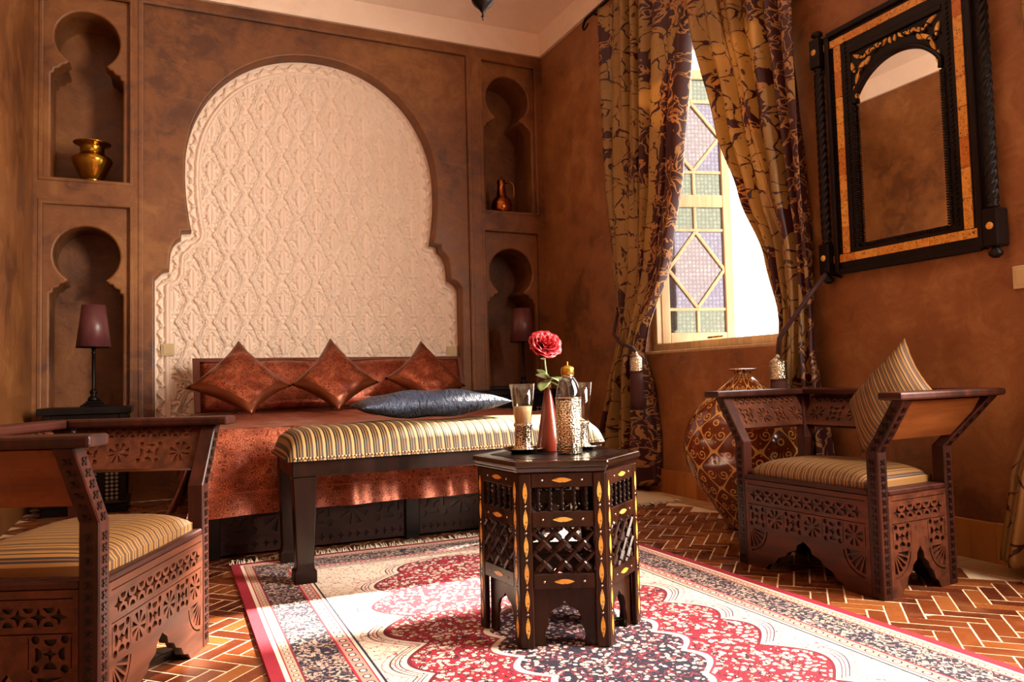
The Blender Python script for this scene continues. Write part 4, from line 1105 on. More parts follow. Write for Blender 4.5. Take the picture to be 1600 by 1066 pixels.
# ------------------------------------------------------------------ bed
def bed():
    x0, x1, y0, y1, zt = 0.115, 1.935, 3.475, 5.62, 0.562
    t = thing('bed', 'low carved wooden bed covered with a copper red brocade spread', 'bed', (CX, 4.55, 0))
    ox, oy = CX, 4.55
    MB().box(x0 + 0.06 - ox, x1 - 0.06 - ox, y0 + 0.12 - oy, y1 - oy, 0.04, 0.27).build('base', 'wood_dark', t, 0.005)
    for x in (x0 + 0.05, CX + 0.035, x1 - 0.05): MB().box(x - 0.035 - ox, x + 0.035 - ox, y0 + 0.055 - oy, y0 + 0.125 - oy, 0.0, 0.30).build('post', 'wood_black', t, 0.004)
    for a, b in ((x0 + 0.085, CX), (CX + 0.07, x1 - 0.085)):
        w, h = b - a, 0.27; M = frame_matrix(((a+b)/2 - ox, y0 + 0.075 - oy, 0.015), (1, 0, 0), (0, 0, 1), (0, -1, 0))
        p = mkobj('foot_panel', plate_mesh('foot_panel', rect(-w/2, w/2, 0, h), [], 0.02, M @ Matrix.Translation((0, 0, -0.02))), 'wood_dark', t)
        H = []; n = int(w/0.14); s = w/n
        for i in range(n):
            cx = -w/2 + s*(i+0.5); H += sq_cross(cx, 0.15, 0.16) if i % 2 else sq_quatre(cx, 0.15, 0.15)
            H += row_stars(cx - s/2 + 0.005, cx + s/2 - 0.005, 0.035, 0.04, False)
        mkobj('carved_face', plate_mesh('carved_face', rect(-w/2, w/2, 0, h), H, 0.006, M @ Matrix.Translation((0, 0, 0.0002))), 'wood_bed', p)
    MB().box(x0 + 0.02 - ox, x1 - 0.02 - ox, y0 + 0.03 - oy, y1 - 0.02 - oy, 0.27, zt - 0.012).build('mattress', 'satin_brown', t, 0.03, seg=3)
    # spread: profile across goes left hem, left edge, top, right edge, right hem; front hangs in soft pleats
    r = 0.045; hem = 0.205
    def fold(s, amp, k): return amp*(math.sin(s*k) + 0.55*math.sin(s*k*2.3 + 1.3) + 0.4*math.sin(s*k*0.6 + 0.4))
    m = MB()
    m.grid(60, 60, lambda u, v: (x0 + r*0.3 + (x1-x0-r*0.6)*u - ox, y0 + r*0.3 + (y1-y0-r*0.3)*v - oy, zt + 0.004*math.sin(u*31 + v*9)*math.sin(v*23) + 0.003*math.sin(u*70)), True, lambda u, v: (u*1.8, v*2.1))
    def drop(base, tang, nrm, L, amp, corner):
        def f(u, v):
            s = u*L; z = zt - (zt-hem)*v; k = min(1, v*2.2)
            c = math.exp(-((u)/0.10)**2)*corner[0] + math.exp(-((1-u)/0.10)**2)*corner[1]
            o = r*0.3*(1-math.cos(min(1, v*6)*PI/2))*1.0 + fold(s + 0.2, amp, 17)*k + 0.010*k + 0.05*v*v + c*0.085*v**1.3
            p = Vector(base) + Vector(tang)*s + Vector(nrm)*o
            e = (c*0.07*v**1.3)
            p = p - Vector(tang)*(e if u < 0.5 else -e)
            return (p.x - ox, p.y - oy, z)
        m.grid(110, 26, f, True, lambda u, v: (u*L, 2.1 + v*0.37))
    e = r*0.3
    drop((x0 + e, y0 + e, 0), (1, 0, 0), (0, -1, 0), x1-x0-2*e, 0.010, (1, 1))
    drop((x0 + e, y0 + e, 0), (0, 1, 0), (-1, 0, 0), y1-y0-e, 0.010, (1, 0))
    drop((x1 - e, y0 + e, 0), (0, 1, 0), (1, 0, 0), y1-y0-e, 0.010, (1, 0))
    me = m.mesh('bedspread', False); bm = bmesh.new(); bm.from_mesh(me); bmesh.ops.remove_doubles(bm, verts=bm.verts, dist=0.012) if False else None; bm.free()
    sp = mkobj('bedspread', me, 'brocade_spread', t); sp['label'] = 'copper red brocade spread with a hanging pleated front'
    # sewn band near the hem of the front
    def band(u, v):
        s = u*(x1-x0-2*e); z = 0.300 - 0.006*v; vv = (zt-z)/(zt-hem); k = min(1, vv*2.2)
        c = math.exp(-((u)/0.10)**2) + math.exp(-((1-u)/0.10)**2)
        o = r*0.3 + fold(s + 0.2, 0.010, 17)*k + 0.012 + 0.05*vv*vv + c*0.085*vv**1.3
        ee = c*0.07*vv**1.3
        return (x0 + e + s - (ee if u < 0.5 else -ee) - ox, y0 + e - o - oy, z)
    MB().grid(110, 1, band, True).build('piping', 'brocade_spread', sp)
bed()
def backcushion():
    c = thing('back_cushion', 'long copper brocade back cushion with brown border against the stucco', 'cushion', (1.12, 5.42, 0.573))
    L, H = 1.86, 0.345
    def f(u, v, s):
        U, V = 2*u-1, 2*v-1; b = 0.075*(max(0, 1-abs(U)**10)*max(0, 1-V**4))**0.6
        y = 0.0 + 0.11*v
        return (U*L/2, y + 0.02 - s*b*1.0 - s*0.001, 0.004 + v*H*(1-0.02*math.cos(U*7)) )
    m = MB()
    for s in (1, -1): m.grid(60, 14, lambda u, v: f(u, v, s), True, lambda u, v: (u*1.9, v*0.36))
    me = m.mesh('cover', False); bm = bmesh.new(); bm.from_mesh(me); bmesh.ops.remove_doubles(bm, verts=bm.verts, dist=0.003); bmesh.ops.recalc_face_normals(bm, faces=bm.faces); bm.to_mesh(me); bm.free()
    mkobj('cover', me, 'brocade_spread', c)
    P = [(-L/2 - 0.035, 0.0), (L/2 + 0.03, 0.0), (L/2 + 0.03, H + 0.03), (-L/2 - 0.045, H + 0.035)]
    Q = [(-L/2 + 0.02, 0.03), (L/2 - 0.02, 0.03), (L/2 - 0.02, H - 0.025), (-L/2 + 0.02, H - 0.025)]
    M = frame_matrix((0, 0.035, 0), (1, 0, 0), Vector((0, 0.11, H)).normalized(), Vector((1, 0, 0)).cross(Vector((0, 0.11, H)).normalized()))
    mkobj('flange', plate_mesh('flange', P, [Q], 0.012, M, 0.003), 'satin_brown', c)
    return c
backcushion()
PG = 'copper brocade pillows on the bed'
def bedpillow(C, lab):
    o, nn = pillow('brocade_pillow', lab, 'pillow', C, 0.078, 'brocade_pillow', PG, 26, 0.14, 0.45, (0, -1, 0.4), 0.005, 0.566)
bedpillow([(0.408, 5.16, 1.040), (0.083, 4.97, 0.74), (0.445, 4.73, 0.572), (0.71, 4.97, 0.738)], 'copper brocade pillow standing on its corner, the one nearest the carved armchair without pillow')
bedpillow([(0.997, 5.18, 1.057), (0.705, 5.0, 0.744), (0.972, 4.80, 0.572), (1.284, 5.0, 0.746)], 'copper brocade pillow standing on its corner, the middle one of three on the bed')
bedpillow([(1.640, 5.18, 1.040), (1.318, 5.0, 0.772), (1.62, 4.82, 0.572), (1.906, 5.0, 0.708)], 'copper brocade pillow standing on its corner behind the blue satin pillow')
# ------------------------------------------------------------------ rugs
def rug():
    t = thing('persian_rug', 'red and ivory patterned rug with navy floral border under the small table', 'rug', (RUG['cx'], RUG['cy'], 0))
    def f(u, v):
        x, y = (2*u-1)*RUG['hx'], (2*v-1)*RUG['hy']
        return (x, y, 0.0088 + 0.0010*math.sin(x*7 + y*3)*math.sin(y*5))
    m = MB(); m.grid(40, 60, f)
    n0 = len(m.v)
    edge = [(i/40, 0) for i in range(40)] + [(1, i/60) for i in range(60)] + [(1-i/40, 1) for i in range(40)] + [(0, 1-i/60) for i in range(60)]
    vs = []
    for u, v in edge: p = f(u, v); vs += [p, (p[0]*1.003, p[1]*1.002, 0.0022)]
    L = len(edge); m.add(vs, [(2*i, 2*((i+1) % L), 2*((i+1) % L)+1, 2*i+1) for i in range(L)])
    m.build('pile', 'rug', t)
    fr = MB(); rs = random.Random(4)
    for k in range(330):
        x = -RUG['hx'] + 2*RUG['hx']*k/329 + rs.uniform(-.004, .004); l = rs.uniform(0.05, 0.085); dx = rs.uniform(-0.025, 0.025); h = rs.uniform(0.004, 0.016)
        fr.tube([(x, RUG['hy'] - 0.002, 0.008), (x + dx*0.4, RUG['hy'] + l*0.4, 0.006 + h), (x + dx, RUG['hy'] + l, 0.004)], [0.0028, 0.0022, 0.0012], 4)
    tag(fr.build('fringe', 'fringe', t, fix=False), None, None, kind='stuff')
rug()
def mat():
    t = thing('bedside_mat', 'small beige woven mat with pale fringe between bed and curtain', 'mat', (2.42, 4.45, 0))
    MB().box(-0.36, 0.34, -0.70, 0.70, 0.001, 0.011).build('weave', 'paper', t, 0.003)
    fr = MB(); rs = random.Random(9)
    for k in range(120):
        x = -0.36 + 0.70*k/119; l = rs.uniform(0.05, 0.08); dx = rs.uniform(-.02, .02)
        fr.tube([(x, -0.698, 0.008), (x + dx*.5, -0.70 - l*0.5, 0.010), (x + dx, -0.70 - l, 0.004)], [0.0035, 0.003, 0.002], 4)
    tag(fr.build('fringe', 'fringe', t, fix=False), None, None, kind='stuff')
mat()
# ------------------------------------------------------------------ hexagonal table
def hextable():
    r, rt, ZT = 0.243, 0.256, 0.521
    TX, TY, ang = 1.074, 2.057, math.radians(-144.16)
    t = thing('hexagonal_table', 'small dark hexagonal table with lattice sides and amber bone inlay on the rug', 'side table', (TX, TY, 0.0105), ang)
    ZT -= 0.0105
    hexp = lambda q: [(q*math.cos(PI/3*k), q*math.sin(PI/3*k)) for k in range(6)]
    m = MB(); fz = lambda a, b, z: (a, b, z)
    secs = [(rt - 0.016, ZT - 0.034), (rt - 0.010, ZT - 0.030), (rt - 0.008, ZT - 0.022), (rt, ZT - 0.016), (rt, ZT - 0.004), (rt - 0.004, ZT)]
    vs = []; fs = []
    for q, z in secs: vs += [(a, b, z) for a, b in hexp(q)]
    for i in range(len(secs)-1):
        for k in range(6): fs.append((i*6+k, i*6+(k+1) % 6, (i+1)*6+(k+1) % 6, (i+1)*6+k))
    fs += [tuple(reversed(range(6))), tuple((len(secs)-1)*6 + k for k in range(6))]
    m.add(vs, fs); m.build('table_top', 'wood_table_top', t, 0.002)
    MB().prism(hexp(rt - 0.055), ZT, ZT + 0.0008, fz).build('top_inlay', 'wood_black', t)
    ap, L = r*math.cos(PI/6), r
    zt = ZT - 0.034; th = 0.016; sw = 0.036
    lv = dict(r1=(0.436, zt), r2=(0.326, 0.370), r3=(0.158, 0.200))
    # meshes of one side in a frame: x outward (ap), y along, z up
    B = lambda y0, y1, z0, z1, d0, d1, name, mat, bev=0.0: (name, MB().box(ap + d0, ap + d1, y0, y1, z0, z1).mesh(name), mat, bev)
    tpl = []
    for s in (-1, 1):
        ya, yb = sorted((s*(L/2 - 0.001), s*(L/2 - sw))); tpl.append(B(ya, yb, 0.0, zt, -th, 0, 'stile', 'wood_table', 0.003))
    for a, b in lv.values(): tpl.append(B(-L/2 + sw, L/2 - sw, a, b, -th, -0.001, 'rail', 'wood_table', 0.002))
    # shaped apron below the lowest rail, set back a little
    w = L - 2*sw + 0.006; ah = 0.122
    P = [(-w/2, 0.0)] + [(-0.052, 0.0), (-0.056, 0.030), (-0.050, 0.050), (-0.044, 0.056), (-0.046, 0.075), (-0.036, 0.095), (-0.020, 0.104), (-0.010, 0.110), (0.0, ah),
         (0.010, 0.110), (0.020, 0.104), (0.036, 0.095), (0.046, 0.075), (0.044, 0.056), (0.050, 0.050), (0.056, 0.030), (0.052, 0.0)] + [(w/2, 0.0), (w/2, 0.160), (-w/2, 0.160)]
    tpl.append(('apron', plate_mesh('apron', P, [], 0.010, frame_matrix((ap - 0.030, 0, 0), (0, 1, 0), (0, 0, 1), (1, 0, 0))), 'wood_table', 0))
    # gallery of turned spindles
    g0, g1 = lv['r2'][1], lv['r1'][0]; H = g1 - g0
    prof = [(0.0055, 0), (0.0055, 0.10), (0.0035, 0.14), (0.0065, 0.24), (0.0065, 0.32), (0.0035, 0.40), (0.0055, 0.47), (0.0055, 0.53), (0.0035, 0.60), (0.0065, 0.68), (0.0065, 0.76), (0.0035, 0.86), (0.0055, 0.90), (0.0055, 1)]
    sp = MB().lathe([(a*1.15, b*H) for a, b in prof], 10).mesh('spindle')
    # crossed turned lattice bars
    z0, z1 = lv['r3'][1] - 0.002, lv['r2'][0] + 0.002; y0, y1 = -L/2 + sw - 0.002, L/2 - sw + 0.002
    bars = []
    step = 0.056
    for sgn in (1, -1):
        c = -0.30
        while c < 0.30:
            # line y*sgn - (z - zc) = c
            zc = (z0 + z1)/2; pts = []
            for y in (y0, y1):
                z = zc + sgn*y - c
                if z0 <= z <= z1: pts.append((y, z))
            for z in (z0, z1):
                y = (z - zc + c)*sgn
                if y0 < y < y1: pts.append((y, z))
            if len(pts) >= 2:
                p, q = Vector(pts[0]), Vector(pts[1]); ll = (q-p).length
                if ll > 0.025:
                    N = max(6, int(ll/0.0036)); path = []; rad = []
                    for i in range(N+1):
                        v = p + (q-p)*i/N; path.append((ap - 0.008 - (0.0 if sgn > 0 else 0.0035), v.x, v.y))
                        fr = ((v.x*sgn*2/step*0.5 + 40.25) % 1.0); rad.append(0.0100 if (fr < 0.34 or fr > 0.92) else 0.0062)
                    bars.append(MB().tube(path, rad, 7, smooth=False).mesh('lattice_bar'))
            c += step/1.0
    for me in bars: me.materials.append(MT['wood_table'])
    # bone lozenges
    def loz(w_, h_):
        N = 9; P = [(w_/2*math.sin(PI*i/(N-1))**0.9, h_*(i/(N-1)-0.5)) for i in range(N)] + [(-w_/2*math.sin(PI*i/(N-1))**0.9, h_*(i/(N-1)-0.5)) for i in range(N-2, 0, -1)]
        return P
    lv1 = MB().prism(loz(0.0125, 0.058), -0.002, 0.0012, lambda a, b, d: (d, a, b)).mesh('bone_lozenge'); lv1.materials.append(MT['bone'])
    lh1 = MB().prism([(b, a) for a, b in loz(0.0135, 0.056)], -0.002, 0.0012, lambda a, b, d: (d, a, b)).mesh('bone_lozenge'); lh1.materials.append(MT['bone'])
    stud = MB().lathe([(0.0, 0.0018), (0.003, 0.0012), (0.0036, 0)], 8).mesh('stud'); stud.transform(Matrix.Rotation(PI/2, 4, 'Y')); stud.materials.append(MT['silver'])
    sp.materials.append(MT['wood_dark'])
    for nm, me, mt, bv in tpl: me.materials.append(MT[mt])
    backing = MB().box(ap - 0.030, ap - 0.024, y0, y1, g0 - 0.005, g1 + 0.005).mesh('gallery_back'); backing.materials.append(MT['wood_black'])
    for k in range(6):
        a = PI/6 + PI/3*k; R = Matrix.Rotation(a, 4, 'Z')
        for nm, me, mt, bv in tpl:
            o = mkobj(nm, me, None, t, bv); o.matrix_local = R
        for i in range(5):
            o = mkobj('spindle', sp, None, t); o.matrix_local = R @ Matrix.Translation((ap - 0.010, (i-2)*0.033, g0))
        for me in bars: mkobj('lattice_bar', me, None, t).matrix_local = R
        for s in (-1, 1):
            for i in range(6):
                z = 0.055 + i*0.0735
                mkobj('bone_lozenge', lv1, None, t).matrix_local = R @ Matrix.Translation((ap, s*(L/2 - sw*0.52), z))
                if i < 5: mkobj('stud', stud, None, t).matrix_local = R @ Matrix.Translation((ap, s*(L/2 - sw*0.52), z + 0.0368))
        for a_, b_ in lv.values():
            z = (a_ + b_)/2
            mkobj('bone_lozenge', lh1, None, t).matrix_local = R @ Matrix.Translation((ap - 0.001, 0, z))
            for s in (-1, 1): mkobj('stud', stud, None, t).matrix_local = R @ Matrix.Translation((ap - 0.001, s*0.055, z))
    return ZT + 0.0105 + 0.0009
TZ = hextable()
# ------------------------------------------------------------------ on the table
def saucer(x, y, label):
    o = MB().lathe([(0.0, 0.0), (0.038, 0.0), (0.040, 0.003), (0.055, 0.008), (0.066, 0.012), (0.0665, 0.0135), (0.055, 0.0105), (0.040, 0.006), (0.0, 0.005)], 36).build('saucer', 'silver', None, loc=(x, y, TZ))
    tag(o, label, 'saucer', 'silver saucers')
def glass_cup(x, y, label, fill):
    t = thing('tea_glass', label, 'glass', (x, y, TZ + 0.0062), 0, 'glasses in silver holders')
    prof = [(0.0, 0.010), (0.023, 0.010), (0.024, 0.060), (0.030, 0.120), (0.040, 0.205), (0.0385, 0.205), (0.0285, 0.120), (0.0225, 0.062), (0.020, 0.018), (0.0, 0.018)]
    MB().lathe(prof, 32).build('bowl', 'glass', t)
    if fill: MB().lathe([(0.0, 0.060), (0.021, 0.060), (0.0272, 0.118), (0.0295, 0.135), (0.0, 0.135)], 28).build('drink', 'milk', t)
    MB().lathe([(0.034, 0.0), (0.036, 0.003), (0.030, 0.008), (0.0265, 0.014), (0.0262, 0.070), (0.0285, 0.074), (0.0285, 0.082), (0.0255, 0.084), (0.0252, 0.014), (0.028, 0.0)], 32, cap=False).build('holder', 'pierced_silver', t)
    MB().tube([(0.0285*math.cos(a), 0.0285*math.sin(a), 0.078) for a in np.linspace(0, 2*PI, 33)], 0.0022, 6, False).build('holder_rim', 'silver', t)
saucer(1.003, 2.140, 'small silver saucer under the glass with pale drink')
saucer(1.190, 2.110, 'small silver saucer under the empty glass behind the bottle')
glass_cup(1.003, 2.140, 'flared glass with pale drink in a silver holder', True)
glass_cup(1.190, 2.110, 'flared empty glass in a silver holder behind the bottle', False)
def bottle(x, y):
    t = thing('water_bottle', 'clear water bottle in a pierced silver sleeve with gold cap', 'bottle', (x, y, TZ))
    MB().lathe([(0.0, 0.001), (0.0375, 0.001), (0.0385, 0.004), (0.0385, 0.168), (0.0370, 0.168), (0.0370, 0.004)], 40, cap=False).build('sleeve', 'pierced_silver', t)
    MB().tube([(0.0385*math.cos(a), 0.0385*math.sin(a), 0.167) for a in np.linspace(0, 2*PI, 41)], 0.0018, 6, False).build('sleeve_rim', 'silver', t)
    MB().lathe([(0.0, 0.004), (0.035, 0.004), (0.0355, 0.165), (0.0365, 0.172), (0.036, 0.185), (0.034, 0.196), (0.029, 0.212), (0.022, 0.224), (0.0165, 0.230), (0.0155, 0.240), (0.0145, 0.240), (0.0155, 0.229), (0.021, 0.222), (0.028, 0.210), (0.033, 0.194), (0.0345, 0.165), (0.034, 0.008), (0.0, 0.008)], 40).build('body', 'bottle_plastic', t)
    MB().lathe([(0.0185, 0.236), (0.0195, 0.238), (0.0195, 0.254), (0.017, 0.259), (0.008, 0.263), (0.0025, 0.265), (0.002, 0.270), (0.003, 0.273), (0.0, 0.276)], 24).build('cap', 'water_cap', t)
    MB().lathe([(0.0170, 0.228), (0.0178, 0.229), (0.0178, 0.235), (0.0170, 0.236)], 24).build('neck_ring', 'silver', t)
bottle(1.090, 2.002)
def rose():
    x, y = 1.085, 2.125
    v = thing('bud_vase', 'slim conical terracotta bud vase between the glass and the bottle', 'vase', (x, y, TZ))
    MB().lathe([(0.0, 0.0), (0.040, 0.0), (0.041, 0.003), (0.034, 0.050), (0.025, 0.105), (0.016, 0.160), (0.0105, 0.195), (0.0095, 0.210), (0.0100, 0.216), (0.0080, 0.215), (0.0080, 0.205)], 32, cap=False).build('vase_body', 'terracotta', v)
    MB().lathe([(0.0098, 0.192), (0.0108, 0.205), (0.0112, 0.219), (0.0095, 0.221), (0.0085, 0.214)], 24, cap=False).build('vase_lip', 'cream', v)
    r = thing('rose', 'red rose with pale green leaves in the bud vase', 'flower', (x, y, TZ + 0.20))
    MB().tube([(0, 0, -0.01), (-0.002, 0.0, 0.03), (-0.006, 0.002, 0.07), (-0.010, 0.0, 0.118)], 0.0026, 7).build('stem', 'stem', r)
    def leaf(base, d, L, w, droop):
        d = Vector(d).normalized(); side = d.cross(Vector((0.1, 0.2, 1))).normalized(); up = side.cross(d)
        def f(u, q):
            s = (u-0.5)*2; ww = w*1.35*math.sin(PI*min(0.999, q*0.96 + 0.02))**0.75
            return Vector(base) + d*L*1.3*q + side*s*ww + up*(-droop*q*q*L + 0.10*abs(s)*ww + 0.0)
        m = MB(); m.grid(6, 10, lambda u, q: tuple(f(u, q))); o = m.build('leaf', 'leaf', r, fix=False); sd = o.modifiers.new('t', 'SOLIDIFY'); sd.thickness = 0.0008
    for b, d, L, w, dr in (((0, 0, 0.025), (-0.85, -0.35, 0.55), 0.042, 0.014, 0.35), ((0, 0, 0.020), (-0.75, -0.6, -0.15), 0.046, 0.016, 0.5), ((-0.003, 0, 0.035), (-0.9, 0.1, 0.75), 0.030, 0.010, 0.2),
                           ((0, 0, 0.022), (0.8, -0.3, 0.25), 0.050, 0.013, 0.5), ((0.002, 0, 0.018), (0.75, -0.55, -0.25), 0.045, 0.012, 0.5), ((0.002, 0, 0.03), (0.3, -0.9, 0.1), 0.035, 0.011, 0.5), ((-0.007, 0, 0.085), (-0.8, -0.3, 0.4), 0.018, 0.005, 0.3)):
        leaf(b, d, L, w, dr)
    # petals in spiral rings, the head turned a little to the room
    c = Vector((-0.012, -0.004, 0.122)); tilt = Matrix.Rotation(0.95, 3, 'X') @ Matrix.Rotation(-0.10, 3, 'Y')
    def petal(a, rr, hh, op, ph):
        def f(u, q):
            s = (u-0.5)*2; rad = rr*(0.25 + 0.75*q**0.7)*(1 + op*q*q); z = hh*(q**0.85) - 0.30*hh*op*q**3 + 0.002*math.sin(8*s + ph)*q
            sp = (0.95 - 0.25*q*q)*s; aa = a + sp
            rad += 0.0022*math.sin(5*s + ph*2)*q; z -= 0.007*s*s*q
            return tuple(c + tilt @ Vector((rad*math.cos(aa), rad*math.sin(aa), z)))
        m = MB(); m.grid(10, 8, f); o = m.build('petal', 'rose_petal', r, fix=False); sd = o.modifiers.new('t', 'SOLIDIFY'); sd.thickness = 0.0007
    k = 0
    for ring, (rr, hh, op, n) in enumerate(((0.006, 0.040, 0.05, 3), (0.012, 0.042, 0.12, 4), (0.019, 0.042, 0.25, 5), (0.026, 0.040, 0.35, 6), (0.031, 0.034, 0.50, 7), (0.033, 0.026, 0.62, 7))):
        for i in range(n): petal(2*PI*i/n + ring*0.5 + 0.15*math.sin(k*3.1), rr, hh*(1 + 0.08*math.sin(k*1.7)), op, k*1.3); k += 1
    m = MB()
    for i in range(5):
        a = 2*PI*i/5; 
        m.add([tuple(c + tilt @ Vector(q)) for q in ((0.004*math.cos(a-0.6), 0.004*math.sin(a-0.6), 0), (0.004*math.cos(a+0.6), 0.004*math.sin(a+0.6), 0), (0.026*math.cos(a), 0.026*math.sin(a), -0.008))], [(0, 1, 2)])
    m.build('sepals', 'leaf', r, fix=False)
rose()
# ------------------------------------------------------------------ floor vase
def floorvase():
    prof = [(0.085, 0.0), (0.100, 0.004), (0.125, 0.050), (0.165, 0.110), (0.215, 0.180), (0.258, 0.250), (0.285, 0.320), (0.296, 0.390), (0.290, 0.455), (0.268, 0.520), (0.232, 0.575), (0.185, 0.620), (0.140, 0.655), (0.105, 0.685), (0.072, 0.712), (0.046, 0.732), (0.038, 0.744), (0.042, 0.756), (0.066, 0.764), (0.068, 0.770), (0.060, 0.772), (0.034, 0.760), (0.030, 0.735)]
    pf = []
    for (a, b), (c, d) in zip(prof, prof[1:]):
        for k in range(3): pf.append((a + (c-a)*k/3, b + (d-b)*k/3))
    pf.append(prof[-1])
    o = MB().lathe(pf, 64, cap=False, uvscale=(9, 5.5)).build('floor_vase', 'vase_glaze', None, loc=(2.556, 2.905, 0.0))
    tag(o, 'big bellied brown glazed floor vase with ochre scroll pattern behind the armchair', 'vase')
floorvase()
# ------------------------------------------------------------------ night tables and lamps
def nighttable(x, y, label, zt, w=0.50, d=0.36):
    t = thing('night_table', label, 'night table', (x, y, 0), 0, 'black lattice night tables')
    MB().box(-w/2, w/2, -d/2, d/2, zt - 0.042, zt).build('table_top', 'wood_black', t, 0.004)
    MB().box(-w/2 + 0.02, w/2 - 0.02, -d/2 + 0.015, d/2, 0.0, 0.05).build('plinth', 'wood_black', t, 0.004)
    MB().box(-w/2 + 0.012, w/2 - 0.012, -d/2 + 0.008, d/2, 0.05, 0.066).build('ledge', 'wood_dark', t, 0.003)
    for sx in (-1, 1):
        for yy in (-d/2 + 0.04, d/2 - 0.03): MB().box(sx*(w/2 - 0.05) - 0.02, sx*(w/2 - 0.05) + 0.02, yy - 0.02, yy + 0.02, 0.066, zt - 0.042).build('leg', 'wood_black', t, 0.003)
    for x0 in (-0.085, 0.085): MB().box(x0 - 0.018, x0 + 0.018, -d/2 + 0.024, -d/2 + 0.05, 0.066, zt - 0.042).build('mullion', 'wood_black', t, 0.003)
    MB().box(-w/2 + 0.07, w/2 - 0.07, -d/2 + 0.026, -d/2 + 0.048, zt - 0.13, zt - 0.042).build('frieze', 'wood_black', t, 0.003)
    MB().box(-w/2 + 0.06, w/2 - 0.06, -d/2 + 0.052, -d/2 + 0.058, 0.07, zt - 0.05).build('backing_cloth', 'milk', t)
    for x0, x1 in ((-w/2 + 0.068, -0.103), (-0.067, 0.067), (0.103, w/2 - 0.068)):
        z0, z1 = 0.075, zt - 0.13; H = []; s = 0.024
        nx, nz = int((x1-x0)/s), int((z1-z0)/s); sx, sz = (x1-x0)/nx, (z1-z0)/nz
        for i in range(nx):
            for j in range(nz):
                for ox, oz in ((0.5, 0.5),):
                    cx, cz = x0 + sx*(i+ox), z0 + sz*(j+oz); H.append([(cx - sx*0.46, cz), (cx, cz - sz*0.46), (cx + sx*0.46, cz), (cx, cz + sz*0.46)])
        mkobj('lattice_panel', plate_mesh('lattice_panel', rect(x0, x1, z0, z1), H, 0.005, frame_matrix((0, -d/2 + 0.035, 0), (1, 0, 0), (0, 0, 1), (0, -1, 0))), 'wood_black', t)
nighttable(-0.462, 5.385, 'black lattice night table behind the armchair without pillow', 0.640)
nighttable(2.47, 5.39, 'black lattice night table in the corner by the curtain', 0.668, 0.60)
def lamp(x, y, z, label):
    t = thing('table_lamp', label, 'lamp', (x, y, z), 0, 'table lamps with burgundy shades')
    s = [MB().box(-a, a, -a, a, z0, z1) for a, z0, z1 in ((0.068, 0.0, 0.012), (0.054, 0.012, 0.022), (0.040, 0.022, 0.036))]
    m = MB()
    for q in s: m.add(q.v, q.f)
    m.build('base', 'iron', t, 0.003)
    MB().lathe([(0.030, 0.034), (0.034, 0.045), (0.026, 0.060), (0.014, 0.070), (0.022, 0.085), (0.022, 0.095), (0.011, 0.108), (0.010, 0.110), (0.0105, 0.33), (0.015, 0.337), (0.010, 0.345), (0.012, 0.365), (0.006, 0.375), (0.006, 0.40)], 20).build('column', 'iron', t)
    MB().lathe([(0.100, 0.372), (0.068, 0.640)], 40, cap=False).build('lamp_shade', 'satin_shade', t).modifiers.new('t', 'SOLIDIFY').thickness = 0.002
    MB().tube([(0.100*math.cos(a), 0.100*math.sin(a), 0.373) for a in np.linspace(0, 2*PI, 41)], 0.0022, 6, False).build('shade_rim', 'iron', t)
    for k in range(3): a = 2*PI*k/3; MB().tube([(0, 0, 0.40), (0.094*math.cos(a), 0.094*math.sin(a), 0.42)], 0.0015, 5).build('shade_spoke', 'iron', t)
lamp(-0.435, 5.44, 0.640, 'table lamp with burgundy shade in the niche below the brass pot')
lamp(2.565, 5.44, 0.668, 'table lamp with burgundy shade in the niche behind the rose')
o = MB().box(-0.06, 0.06, -0.045, 0.045, 0.0, 0.03).build('small_box', 'wood_dark', None, 0.004, loc=(2.30, 5.33, 0.668)); tag(o, 'small dark box on the night table in the corner', 'box')
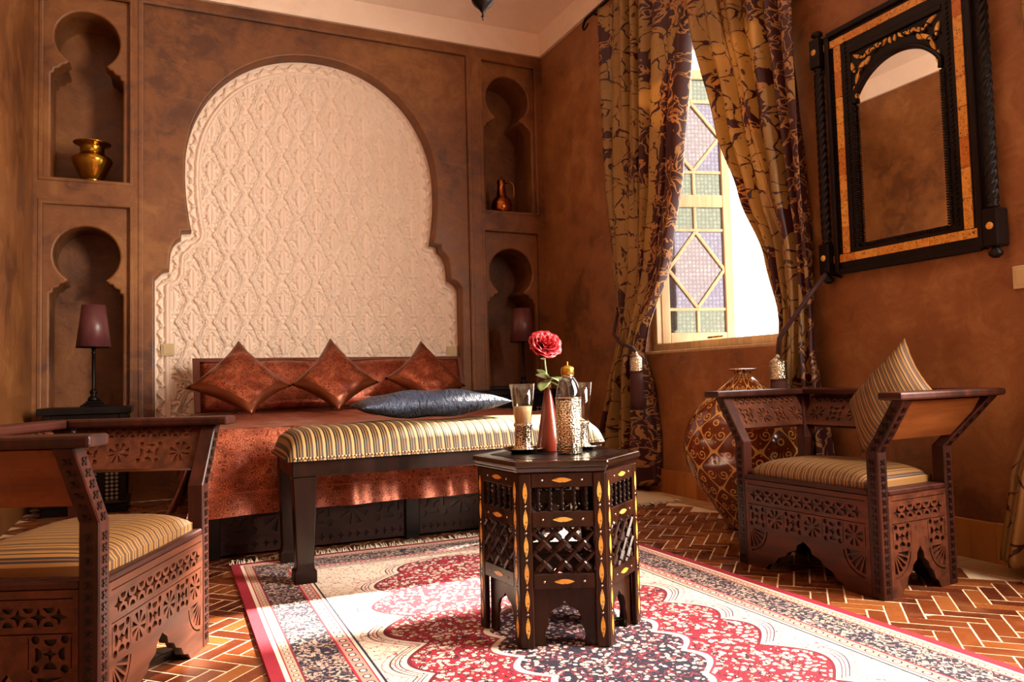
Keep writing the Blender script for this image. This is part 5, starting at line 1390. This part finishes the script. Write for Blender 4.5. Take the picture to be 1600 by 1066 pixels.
# ------------------------------------------------------------------ niche vessels
def pot():
    o = MB().lathe([(0.0, 0.0), (0.066, 0.0), (0.068, 0.006), (0.058, 0.016), (0.064, 0.030), (0.085, 0.070), (0.104, 0.110), (0.121, 0.150), (0.124, 0.168), (0.116, 0.182), (0.095, 0.196), (0.079, 0.206), (0.075, 0.220), (0.074, 0.252), (0.080, 0.262), (0.112, 0.276), (0.116, 0.282), (0.110, 0.284), (0.078, 0.270), (0.068, 0.255), (0.068, 0.21)], 48, cap=False).build('brass_pot', 'brass', None, loc=(-0.472, 5.757, 2.128))
    tag(o, 'squat polished brass pot with flared rim in the upper niche', 'pot')
pot()
def jug():
    t = thing('copper_jug', 'tall copper jug with handle in the upper niche by the curtain', 'jug', (2.535, 5.72, 2.128))
    MB().lathe([(0.0, 0.0), (0.070, 0.0), (0.082, 0.012), (0.088, 0.05), (0.086, 0.085), (0.078, 0.110), (0.060, 0.132), (0.046, 0.150), (0.040, 0.170), (0.034, 0.215), (0.031, 0.250), (0.036, 0.258), (0.036, 0.264), (0.030, 0.268)], 36).build('body', 'copper', t)
    MB().tube([(0.0882*math.cos(a), 0.0882*math.sin(a), 0.068) for a in np.linspace(0, 2*PI, 37)], 0.003, 6, False).build('band', 'copper', t)
    MB().lathe([(0.034, 0.268), (0.036, 0.274), (0.028, 0.288), (0.012, 0.296), (0.006, 0.302), (0.009, 0.310), (0.0, 0.318)], 24).build('lid', 'copper', t)
    MB().tube([(0.032, -0.02, 0.255), (0.070, -0.045, 0.262), (0.088, -0.055, 0.235), (0.090, -0.057, 0.17), (0.080, -0.05, 0.11)], 0.0055, 8).build('handle', 'copper', t)
jug()
def lantern():
    t = thing('pendant_lantern', 'dark metal pendant lantern tip hanging from the ceiling', 'lantern', (1.137, 2.705, 2.171))
    MB().lathe([(0.0, 0.0), (0.003, 0.004), (0.002, 0.012), (0.008, 0.018), (0.003, 0.024), (0.006, 0.034), (0.016, 0.048), (0.034, 0.064), (0.044, 0.080), (0.046, 0.095), (0.040, 0.108), (0.046, 0.112)], 28).build('bottom_finial', 'iron', t)
    MB().lathe([(0.046, 0.112), (0.085, 0.16), (0.115, 0.24), (0.120, 0.36), (0.100, 0.47), (0.060, 0.55), (0.030, 0.60), (0.012, 0.66)], 12, smooth=False).build('body', 'iron', t)
    MB().tube([(0, 0, 0.655), (0, 0, 1.86)], 0.006, 8).build('chain', 'iron', t)
lantern()
